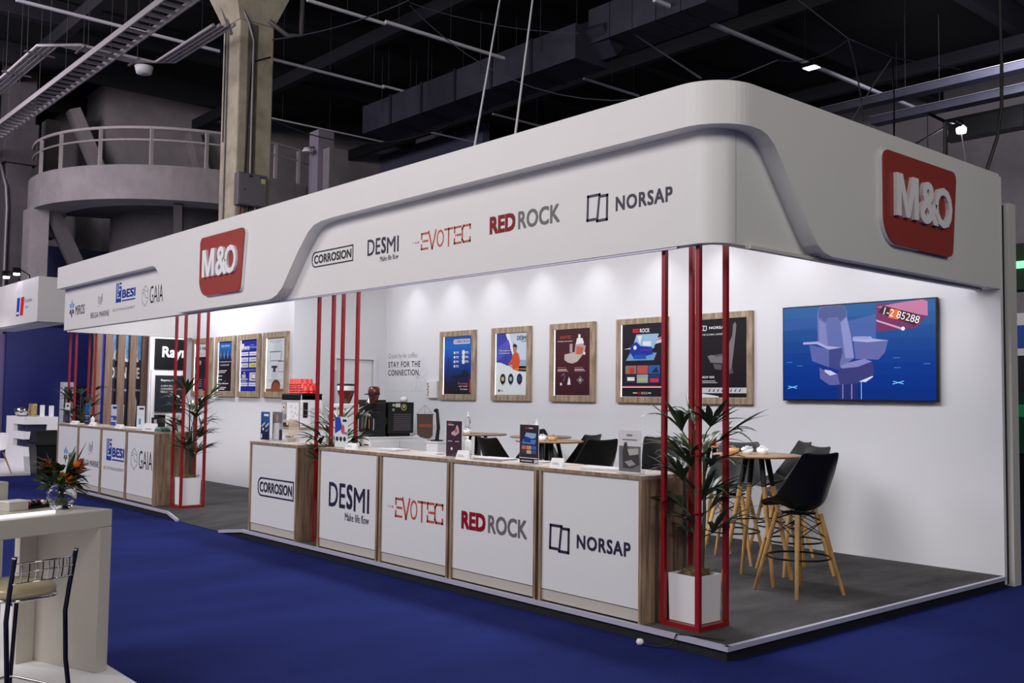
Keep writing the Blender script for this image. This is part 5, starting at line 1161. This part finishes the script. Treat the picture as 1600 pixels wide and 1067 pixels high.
# ---------------------------------------------------------------- roof steel, trays, ducts, wires
b = MB()
for i, x in enumerate(range(-58, 26, 4)): b.box(x-.14, x+.14, -14, 24, 10.9, 11.5, ROOFD)
for y in range(-10, 24, 6): b.box(-70, 28, y-.1, y+.1, 10.55, 10.9, ROOFD)
struct(b.build('ceiling_beams'))
def along_x(px0, py0, px1, z):
    p = at(px0, py0, z=z); r = fwd+rt*((px1-800)/FPX); a = Vector(p); 
    # second end: same y and height, met by the vertical plane of sight px1
    n = rt-fwd*((px1-800)/FPX); n = n
    x = (n.dot(CAM)-n.y*p.y-n.z*z)/n.x
    return p, Vector((x, p.y, z))
def along_y(px0, py0, px1, z):
    p = at(px0, py0, z=z); n = rt-fwd*((px1-800)/FPX); y = (n.dot(CAM)-n.x*p.x-n.z*z)/n.y
    return p, Vector((p.x, y, z))
# ladder cable tray
p, q = along_x(275, 2, -40, 8.5); p = p+(p-q)*.25
t = thing('ladder_tray', 'long galvanised ladder cable tray crossing the upper left corner', 'cable tray', p); d = q-p
for sg in (-1, 1):
    b = MB(); b.bar((0, sg*.22, 0), (d.x, sg*.22, 0), .03, .12, TRAYM); b.build('side_rail', t)
n = int(abs(d.x)/.34)
for i in range(n): x = d.x*i/n; b = MB(); b.box(x-.05, x+.05, -.21, .21, -.02, .02, TRAYM); b.build('rung', t)
for i in range(5):
    x = d.x*(i+.5)/5
    for sg in (-.22, .22): b = MB(); b.tube([(x, sg, 0), (x, sg, 2.6)], .008, RODM, 6); b.build('hanger', t)
# conduit run with two bends
A1, A0 = along_x(82, 64, -30, 8.9); _, A2 = along_y(82, 64, 208, 8.9)
A3 = at(262, 99, z=8.9); A3.y = A2.y; A3 = Vector((A2.x, A2.y+.01, 8.9)); A4, A5 = along_x(258, 97, 350, 8.9)
t = thing('conduit_run', 'bent galvanised conduit run under the roof, upper left, left of column', 'conduit', A1)
b = MB()
A2e = Vector((A1.x, A4.y, 8.9)); A5e = Vector((A5.x, A4.y, 8.9))
for k in range(4):
    o_ = Vector((.1*k-.15, .1*k-.15, 0)); b.tube([A0-A1+o_, -X*.35+o_, Y*.35+o_, A2e-A1-Y*.35+o_, A2e-A1+X*.35+o_, A5e-A1+o_], .035, TRAYM, 6)
b.build('conduits', t)
b = MB()
for f in (.15, .45, .75): c_ = (A0-A1)*f; b.bar(c_+Vector((0, -.3, -.05)), c_+Vector((0, .3, -.05)), .05, .03, GALV); b.tube([c_+Vector((0, .2, 0)), c_+Vector((0, .2, 2))], .008, RODM, 6)
for f in (.25, .5, .75): c_ = (A2e-A1)*f; b.bar(c_+Vector((-.3, 0, -.05)), c_+Vector((.3, 0, -.05)), .05, .03, GALV); b.tube([c_+Vector((.2, 0, 0)), c_+Vector((.2, 0, 2))], .008, RODM, 6)
b.build('hangers', t)
b = MB(); c_ = (A2e-A1)*.85; b.lathe([(.001, -.25), (.16, -.25), (.2, -.1), (.05, -.06), (.001, -.05)], PAPER, tuple(c_), 14); b.build('round_detector', t)
# slim lit rails running front to back under the roof
RAILM = mat('rail_white', rgb(236, 232, 242), .3)
RL = ['white roof rail above the ladder tray, far upper left', 'white roof rail just right of column top', 'upper white roof rail reaching the top edge left of centre', 'long bright roof rail above the middle of fascia', 'bright roof rail that carries the floodlight, upper right', 'short white roof rail under the long bright one', 'short white roof rail above the grey sloping duct end', 'short white roof rail just above fascia, right of the wires', 'short white roof rail between the two hanging wires', 'thin roof rail crossing behind the pale pillar']
for (px0, py0, px1, z, r), lab in zip(((25, 0, 343, 9.4, .028), (424, 92, 600, 9.4, .026), (480, 0, 602, 9.4, .026), (602, 34, 796, 9.4, .03), (1022, 0, 1432, 9.4, .035), (598, 134, 682, 9.6, .024), (770, 178, 846, 9.7, .024), (912, 123, 998, 9.6, .024), (674, 207, 748, 9.8, .022), (422, 184, 600, 9.8, .018)), RL):
    p, q = along_y(px0, py0, px1, z)
    t = thing('roof_rail', lab, 'rail', p, 0, 'slim roof rails'); b = MB(); d = q-p; b.bar((0, 0, 0), d, r*2, r*2, RAILM); b.build('rail_bar', t)
    b = MB()
    for f in (.1, .5, .9): b.tube([d*f, d*f+Z*(10.9-z)], .006, RODM, 5)
    b.build('drop_rods', t)
# big air ducts
p, q = along_x(925, 72, 590, 9.2)
t = thing('air_duct', 'large dark rectangular air duct stepping down across the roof, centre', 'duct', p); d = q-p
p2, q2 = along_x(945, 52, 1130, 9.6)
e = p2-p
def seg(b, a, c, wd=1.0, ht=.75): b.bar(a, c, wd, ht, DUCT)
b = MB(); n = 6
for i in range(n): seg(b, d*(i/n), d*((i+.985)/n))
b.build('lower_run', t)
b = MB(); seg(b, (0, 0, 0), e*.5, .95, .7); seg(b, e*.5, e, .95, .7); b.build('offset_piece', t)
b = MB(); d2 = q2-p
for i in range(5): seg(b, e+(d2-e)*(i/5), e+(d2-e)*((i+.97)/5))
b.build('upper_run', t)
for i in range(1, n): c_ = d*(i/n-.0013); b = MB(); b.bar(c_-X*.04, c_+X*.04, 1.06, .81, ROOFD); b.build('flange', t)
b = MB()
for i in range(4): c_ = d*((i+.5)/4); b.tube([c_+Y*.55, c_+Y*.55+Z*2], .008, RODM, 5); b.tube([c_-Y*.55, c_-Y*.55+Z*2], .008, RODM, 5)
b.build('hangers', t)
# trays at upper right
for (px0, py0, px1, z, lab) in ((1600, 104, 1285, 8.8, 'upper grey cable trunking under the roof at the right edge'), (1610, 138, 1365, 8.5, 'lower grey cable trunking in front of hall wall at right edge')):
    p, q = along_x(px0, py0, px1, z)
    t = thing('cable_trunking', lab, 'cable tray', p, 0, 'cable trunking at the right'); b = MB(); d = q-p; d = d*1.0; b.bar(-d*.2, d, .34, .16, DUCT); b.build('channel', t)
    b = MB(); b.bar(-d*.2+Z*.1, d+Z*.1, .36, .02, GALV); b.build('lid', t)
    b = MB()
    for f in (.55,): b.tube([d*f+Z*.1, d*f+Z*2.2], .008, RODM, 5)
    b.build('hangers', t)
p, q = along_x(1560, 160, 1320, 8.2); b = MB(); b.bar(p+Y*1.5, p*.5+q*.5+Y*1.5, .4, .5, BLACKM); tag(b.build('roof_blower'), 'black block hanging below the grey trunking, upper right', 'fan unit')
# hanging wires and sagging cables
def wire(pts, r, lab, m=GALV, name='rigging_wire', group=None): b = MB(); b.tube(pts, r, m, 6); tag(b.build(name), lab, 'wire', group)
def sag(a, c, s_, n=14): return [a+(c-a)*(i/n)+Z*(-4*s_*(i/n)*(1-i/n)) for i in range(n+1)]
w0 = at(722, 226, y=1.2); wire([w0-Z*.9, at(782, -6, y=4.4)], .014, 'left one of two slanting rigging wires above the fascia', RAILM)
w0 = at(790, 207, y=1.2); wire([w0-Z*.9, at(833, -6, y=4.0)], .014, 'right one of two slanting rigging wires above the fascia', RAILM)
wire(sag(at(640, 8, d=19), at(1215, 94, d=13), 1.1), .009, 'long sagging cable from roof centre to above the fascia corner', DUCT, 'sagging_cable')
wire(sag(at(640, 4, d=22), at(905, 52, d=20), .15), .01, 'shallow cable running to the air duct', DUCT, 'sagging_cable')
wire([at(1095, 122, x=-.4), at(993, 55, d=14)], .008, 'thin cable rising left from the fascia corner', DUCT, 'sagging_cable')
wire(sag(at(425, 62, d=19), at(640, 0, d=19), .12), .014, 'dark cable leaving the concrete column to the upper right', DUCT, 'sagging_cable')
wire(sag(at(420, 184, d=22), at(700, 196, d=24), .5), .014, 'faint sagging cable behind the fascia, centre', DUCT, 'sagging_cable')
wire(sag(at(1215, 94, d=13), at(1325, 62, d=14), .12), .008, 'cable end rising right of fascia corner', DUCT, 'sagging_cable')
wire([at(1242, -4, d=15), at(1325, 60, d=15), at(1394, 90, d=15), at(1500, 108, d=17)], .009, 'slack cable crossing the roof at upper right', DUCT, 'sagging_cable')
wire([at(1325, 60, d=15), at(1336, 100, d=14.6), at(1345, 150, d=14), at(1349, 190, d=13.5)], .011, 'grey cable hanging beside the floodlight', DUCT, 'sagging_cable')
wire([at(1394, 90, d=15), at(1360, 140, d=13.5), at(1330, 190, d=12.5)], .009, 'pale wire of hanging loop, slanting left', GALV)
wire([at(1394, 90, d=15), at(1397, 150, d=13), at(1397, 215, d=11.5)], .010, 'dark wire of hanging loop, straight down', BLACKM)
wire([at(1562, -8, d=9.6), at(1565, 100, d=9.5), at(1565, 165, d=9.4), at(1558, 215, d=9.35), at(1543, 262, d=9.3), at(1539, 285, d=9.3)], .016, 'thick black cable hanging down to the fascia end, right', BLACK, 'power_cable')
# floodlights
p = at(1268, 106, z=9.24)
t = thing('floodlight', 'square floodlight glowing under the roof rail, upper right', 'floodlight', p)
b = MB(); b.box(-.2, .2, -.16, .16, .0, .09, BLACKM); b.build('housing', t); b = MB(); b.box(-.15, .15, -.12, .12, -.006, -.001, mat('flood_lens', (1, 1, 1, 1), .4, emis=(.93, .85, 1, 1), es=14)); b.build('lens', t); b = MB(); b.tube([(0, 0, .09), (0, 0, .13)], .012, RODM, 6); b.build('bracket', t)
p = at(1502, 201, d=10.2)
t = thing('arm_light', 'small glowing lamp on a black arm above the fascia, upper right', 'lamp', p)
b = MB(); b.lathe([(.001, -.055), (.045, -.045), (.05, 0), (.03, .03), (.001, .03)], mat('flood_lens', (1, 1, 1, 1), .4, emis=(.93, .85, 1, 1), es=14), n=14); b.build('lens', t)
b = MB(); b.tube([(.0, 0, .03), (-.05, -.05, .07)], .045, BLACKM, 10); b.build('lamp_head', t)
k0 = at(1477, 190, d=9.9)-p; k1 = at(1477, 262, d=9.9)-p; k2 = at(1450, 177, d=9.8)-p; k3 = at(1432, 224, d=9.6)-p
b = MB(); b.tube([(-.04, -.04, .06), k0, k2], .016, BLACKM, 8); b.tube([k0, k1-Z*.3], .022, BLACKM, 8); b.tube([(-.1, -.1, .03), k3], .010, BLACKM, 8); b.build('arm', t)
b = MB(); b.tube([(0, 0, -.05), at(1507, 240, d=10.2)-p, at(1510, 262, d=10.2)-p], .007, GALV, 6); b.build('cord', t)
for i, px in enumerate((10, 26)):
    p = at(px, (432, 427)[i], d=21.5)
    t = thing('small_spot', ('small glowing spot on top of left neighbour fascia, left one of two', 'small glowing spot on top of left neighbour fascia, right one of two')[i], 'spotlight', p)
    b = MB(); b.lathe([(.001, -.05), (.06, -.04), (.065, .0)], mat('flood_lens', (1, 1, 1, 1), .4, emis=(.93, .85, 1, 1), es=14), n=10); b.build('lens', t)
    b = MB(); b.box(-.07, .07, -.07, .07, .002, .12, BLACKM); b.tube([(0, .05, .1), (.05, .25, -.02), (.05, .3, -.45)], .015, BLACKM, 6); b.build('lamp_head', t)

# ================================================================ NEIGHBOURING STANDS
# left neighbour: white fascia with blue/red mark, blue walls
fc = at(60, 430, d=20.5); FX, FY = fc.x, fc.y
FX = -17.85; FY = .57
t = thing('neighbour_fascia', 'white fascia of neighbouring stand at the left edge with blue and red mark', 'canopy', (FX, FY, 3.12))
b = MB(); b.box(-4.2, 0, 0, .62, .04, .98, FASC); b.build('fascia_box', t)
b = MB(); b.box(-4.1, -.1, .08, .6, .02, .039, PANEL); b.build('soffit', t)
s = Sheet((-.0, -.001, 0), X, Z, -Y)
x0 = at(25, 470, y=FY).x-FX; x1 = at(38, 470, y=FY).x-FX; w_ = x1-x0
s.poly([(x0+w_*.1, .22), (x0+w_*.42, .22), (x0+w_*.5, .62), (x0+w_*.16, .62)], ink(30, 70, 170), 1); s.poly([(x0+w_*.55, .22), (x0+w_*.9, .22), (x0+w_*1.0, .62), (x0+w_*.62, .62)], ink(206, 40, 50), 1); s.rect(x0+w_*.15, .26, x0+w_*.4, .31, PAPER, 2)
s.text('Ek Trust Marine', x0+w_*1.05, .48, x0+w_*1.9, .57, ink(150, 150, 180), 1); s.text('Safety', x0+w_*1.1, .34, x0+w_*1.5, .42, ink(150, 150, 180), 1); s.build('lettering', t)
lamp('neighbour_wash', 'SPOT', (FX-2.2, FY-1.0, 4.3), 6, (FX-2.0, FY, 3.7), .05, (1, .98, 1), spot=80)
BLW = mat('blue_wall_paint', rgb(10, 15, 92), .6, noise=.05, nscale=1); BLD = mat('navy_wall_paint', rgb(10, 13, 58), .6); VIOL = mat('violet_grey_wall', rgb(92, 82, 120), .7)
wx = -22.9
b = MB(); b.box(wx-.1, wx, 1.25, 3.4, 0, 3.35, BLW); struct(b.build('wall_neighbour_blue'))
b = MB(); b.box(wx-.5, wx-.1, -2.0, 1.35, .06, 3.14, VIOL); struct(b.build('wall_neighbour_violet'))
b = MB(); b.box(wx-4, wx-3.9, -4, 6, 0, 6, BLD); struct(b.build('wall_neighbour_rear'))
b = MB(); b.box(-22.85, -17.77, -1.4, 1.24, 0, .05, PAPER); tag(b.build('white_stage'), 'white floor stage of the left neighbouring stand', 'platform')
y0, y1 = at(93, 640, x=wx+.02).y, at(112, 640, x=wx+.02).y; zt, zb = at(95, 597, x=wx+.02).z, at(95, 690, x=wx+.02).z
t = thing('wall_shelf', 'white shelf niche with boxes in the blue wall behind far left poles', 'shelf', (wx+.005, (y0+y1)/2, zb)); w2 = (y1-y0)/2; H = zt-zb
b = MB(); b.box(0, .25, -w2, -w2+.03, 0, H, PANEL); b.box(0, .25, w2-.03, w2, 0, H, PANEL); b.box(0, .02, -w2+.03, w2-.03, 0, H, PALEG); b.box(.02, .25, -w2+.03, w2-.03, H-.12, H, PANEL); b.build('niche', t)
for f in (.3, .55): b = MB(); b.box(.02, .25, -w2+.03, w2-.03, H*f, H*f+.03, PANEL); b.build('shelf_board', t)
for i, (f, hh, m) in enumerate(((.55, .3, ink(150, 140, 130)), (.3, .16, ink(190, 180, 170)), (.0, .3, PAPER))):
    b = MB(); b.box(-.1, .1, -.08, .1, 0, hh, m); tag(b.build('parcel', loc=(wx+.14, (y0+y1)/2, zb+H*f+.031)), ('grey box on the upper shelf of the niche in the blue wall', 'tan box on middle shelf of the niche in the blue wall', 'white box at the bottom of the niche in the blue wall')[i], 'box')
b = MB(); y2 = at(150, 640, x=wx+.02).y; b.box(wx+.002, wx+.05, y1+.05, y2, zb, zt-.06, BLD); struct(b.build('door_2'))
lamp('neighbour_blue_light', 'AREA', (-20.6, 2.4, 3.2), 16, (-22.9, 2.9, 2.6), .6, (.6, .7, 1))
lamp('neighbour_light', 'AREA', (-20.5, -.4, 3.0), 7, (-20.8, .8, .6), 1.2, (1, .95, 1))
# white desk with two slots
t = thing('white_desk', 'white angular desk with two horizontal slots on the left neighbouring stand', 'desk', (-20.5, 1.27, .05)); w2, d2 = .72, .36
b = MB()
for z0, z1 in ((0, .42), (.59, .76), (.92, 1.09)): b.box(-w2, w2, -d2, d2, z0, z1, PAPER)
b.build('desk_body', t); b = MB()
for z0, z1 in ((.421, .589), (.761, .919)): b.box(-w2, -w2*.15, -d2, d2, z0, z1, PAPER); b.box(w2*.3, w2, d2*.36, d2, z0, z1, PAPER)
b.build('desk_pier', t); b = MB(); b.box(-w2*.2, w2-.05, -d2+.09, d2*.35, .421, .589, BLD); b.box(-w2*.2, w2-.05, -d2+.09, d2*.35, .761, .919, BLD); b.build('slot_back', t)
DT = .05+1.091
b = MB(); b.lathe([(.001, 0), (.1, .01), (.16, .1), (.155, .16), (.1, .2), (.001, .21)], CHROME, n=18); tag(b.build('metal_bowl', loc=(-20.75, 1.1, DT)), 'shiny round metal bowl on the white slotted desk', 'bowl')
b = MB(); b.box(-.15, .15, -.06, .06, .18, .47, mat('gold_film', rgb(196, 176, 110), .25, .5, noise=.3, nscale=9)); b.box(-.06, .06, -.065, .065, .2, .4, ink(110, 70, 30)); tag(b.build('gold_bag', loc=(-20.2, 1.2, DT-.18), bevel=.03), 'gold wrapped gift on the white slotted desk', 'gift')
b = MB(); b.box(-.04, .04, -.04, .04, 0, .26, PAPER); tag(b.build('white_carton', loc=(-19.98, 1.34, DT)), 'tall white carton on the slotted desk, left one of two', 'carton')
b = MB(); b.box(-.05, .05, -.04, .04, 0, .27, PAPER); b.box(-.05, .05, -.041, .041, .25, .27, INK); tag(b.build('white_carton', loc=(-19.93, 1.52, DT)), 'tall white carton with dark top on the slotted desk, right one of two', 'carton')
b = MB(); b.box(-.2, .2, -.06, .06, 0, .03, ink(60, 70, 110)); b.box(-.1, .15, -.05, .05, .03, .07, PAPER); tag(b.build('brochure_stack', loc=(-20.35, 1.02, DT)), 'brochures on the white slotted desk between bowl and cartons', 'papers')
# black waste bin with lid and clear basket
p = at(74, 735, z=.0)
t = thing('waste_bin', 'black lidded waste bin left of the blue star counter', 'bin', (-17.44, .72, 0))
b = MB(); vs = []
for z, k in ((0, .82), (.62, 1.0)):
    for sx, sy in ((-1, -1), (1, -1), (1, 1), (-1, 1)): vs.append((sx*.28*k, sy*.25*k, z))
b.add(vs, [(3, 2, 1, 0), (4, 5, 6, 7)]+[(k, (k+1) % 4, (k+1) % 4+4, k+4) for k in range(4)], BLACK); b.build('bin_body', t, bevel=.01)
b = MB(); b.box(-.31, .31, -.28, .28, .62, .67, BLACK); b.prism([(-.28, -.25, .67), (.28, -.25, .67), (.16, -.25, .92), (-.16, -.25, .92)], (0, .5, 0), BLACK); b.build('lid', t, bevel=.01)
b = MB(); b.lathe([(.10, 0), (.13, .3), (.135, .31), (.125, .3), (.1, .01), (.001, .01)], ACRYL, n=16); tag(b.build('clear_basket', loc=(-18.12, .62, .051)), 'small clear waste basket in front of the slotted desk', 'basket')
# shell chair at the left edge
p = at(2, 700, d=19.8)
t = thing('shell_chair', 'white shell chair with wooden legs cut by the left picture edge', 'chair', (p.x-.15, p.y-.1, .05), R(20))
b = MB(); vs = []; fs = []; pr = [(-.22, .44, .2), (-.1, .42, .22), (.08, .42, .22), (.17, .5, .22), (.22, .66, .22), (.26, .82, .17)]
for i, (y, z, wd) in enumerate(pr):
    for k in range(7): u = -1+2*k/6; vs.append((wd*u, y-.05*abs(u)**2*(i > 2), z+.06*abs(u)**2*(i < 3)))
for i in range(5):
    for k in range(6): fs.append((i*7+k, i*7+k+1, (i+1)*7+k+1, (i+1)*7+k))
b.add(vs, fs, PAPER, True); b.build('seat_shell', t, subsurf=1, solid=.01)
for sx in (-1, 1):
    for sy in (-1, 1): b = MB(); b.tube([(sx*.24, sy*.24, 0), (sx*.12, sy*.12, .43)], .012, BEECH, 8, r1=.018); b.build('leg', t)

# stand with wooden slats and sea posters, seen through the open left side
sx_ = -20.0
NAV = mat('poster_navy', rgb(20, 34, 66), .6, noise=.15, nscale=2); SKY = mat('poster_sky', rgb(110, 160, 206), .6, noise=.35, nscale=5)
yy = [at(px, 600, x=sx_).y for px in (145, 158, 163, 175, 183, 194, 202, 212, 221, 231, 241)]
b = MB(); b.box(sx_-.25, sx_-.15, yy[0]+.02, yy[-1], 0, 3.6, NAV); struct(b.build('wall_slat_stand'))
for i, lab in enumerate(('wooden slat nearest the blue strip, left end of the slat screen', 'second wooden slat from the left end of the slat screen', 'third wooden slat from the left, middle of the slat screen', 'fourth wooden slat from the left end of the slat screen', 'wooden slat at the right end of the slat screen')):
    b = MB(); b.box(sx_-.09, sx_, yy[2*i], yy[2*i+1], 0, 3.55, SLATW); tag(b.build('wooden_slat'), lab, 'slat', 'tall wooden slats of the screen')
b = MB(); b.box(sx_-.14, sx_-.06, yy[1]+.005, yy[2]-.005, 0, 3.5, ink(24, 44, 190)); tag(b.build('blue_strip'), 'bright blue vertical strip between wooden slats', 'panel')
s = Sheet((sx_-.149, 0, 0), Y, Z, X)
s.rect(yy[1], 2.5, yy[-1], 3.6, SKY, 1); s.text('OUR BOAT', 2.95, 2.45, 4.35, 2.78, PAPER, 2, bold=.03); s.text('MADE IN LIFE Y DE', 2.65, 2.05, 3.95, 2.32, PAPER, 2, bold=.03); s.text('www marine t www marine', 2.7, 1.74, 3.95, 1.82, PAPER, 2)
BO = ink(188, 190, 192)
s.poly([(3.10, .8), (3.22, .8), (3.24, 1.42), (3.12, 1.42)], BO, 2); s.poly([(3.33, .9), (3.50, .8), (3.53, 1.5), (3.46, 1.75), (3.36, 1.5)], BO, 2); s.poly([(3.62, .9), (3.78, .8), (3.78, 2.1), (3.70, 2.18), (3.66, 1.6)], BO, 2)
tag(s.build('sea_poster'), 'sky and sea poster with white boats and letters behind wooden slats', 'poster')
lamp('slat_stand_light', 'AREA', (-17.6, 3.2, 3.4), 62, (-20, 3.4, 1.9), .8, (1, .96, .98))
# dark stand with bold white name
rx = -19.0
ya, yb = at(245, 590, x=rx).y, 5.4
b = MB(); b.box(rx-.3, rx-.2, ya-.1, yb, 0, 3.4, PANEL); struct(b.build('wall_dark_stand'))
b = MB(); b.box(rx-.2, rx-.12, ya-.08, ya-.02, 0, 2.25, PANEL); struct(b.build('trim_7'))
t = thing('name_banner', 'black banner with bold white name on the stand behind, left of left wall', 'banner', (rx-.2, ya, 2.28)); 
b = MB(); b.box(.001, .05, 0, 1.7, 0, .72, ink(14, 14, 20)); b.build('panel', t)
s = Sheet((.0505, 0, 0), Y, Z, X); s.text('Raymarine', .17, .20, 1.55, .54, PAPER, 1, bold=.03); s.build('lettering', t)
t = thing('info_banner', 'dark slate poster with small white text below the bold white name', 'poster', (rx-.2, ya+.04, 1.28))
b = MB(); b.box(.001, .05, 0, 1.6, 0, .85, ink(40, 46, 52)); b.build('panel', t)
s = Sheet((.0505, 0, 0), Y, Z, X); s.text('Raymarine', .12, .70, .5, .76, PAPER, 1, bold=.02)
for i, l in enumerate(('A NEW ERA IN', 'COMMERCIAL MARINE', 'NAVIGATION')): s.text(l, .12, .58-i*.07, (.48, .76, .46)[i], .62-i*.07, PAPER, 1)
s.build('lettering', t)
b = MB(); b.box(-.19, .06, 0, 1.6, 0, 1.2, ink(12, 12, 14)); tag(b.build('black_console', loc=(rx, ya+.04, 0)), 'black console under the slate poster on the stand behind', 'console')
lamp('dark_stand_light', 'AREA', (-17.0, 4.6, 3.2), 10, (-19, 4.4, 2.3), .6, (1, .96, 1))

# right edge: stand with green light
t = thing('green_lit_stand', 'green-lit stand with screens glimpsed at the right picture edge', 'stand', (-2.4, 11.6, 0))
b = MB(); b.box(-.6, 1.6, 0, .2, 0, 3.2, ink(30, 34, 44)); b.build('back_panel', t); b = MB(); b.box(-.6, 1.6, -.4, 0, 3.55, 4.3, ink(14, 46, 28)); b.build('green_header', t)
b = MB(); b.tube([(-.6, -.42, 3.95), (1.6, -.42, 3.95)], .06, mat('green_tube', (0, 0, 0, 1), .4, emis=(.25, 1, .45, 1), es=1.6), 10); b.build('light_tube', t)
b = MB(); b.box(-.55, 1.5, -.05, -.001, 2.5, 3.2, PAPER); b.box(-.4, 1.4, -.06, -.051, 2.62, 3.0, ink(40, 80, 170)); b.build('sign_panel', t)
b = MB(); b.box(-.5, 1.4, -.06, -.001, .9, 1.9, glow(8, 30, 22, 1)); b.box(-.5, 1.4, -.07, -.061, 1.5, 1.7, glow(14, 80, 46, 1)); b.build('screen', t)
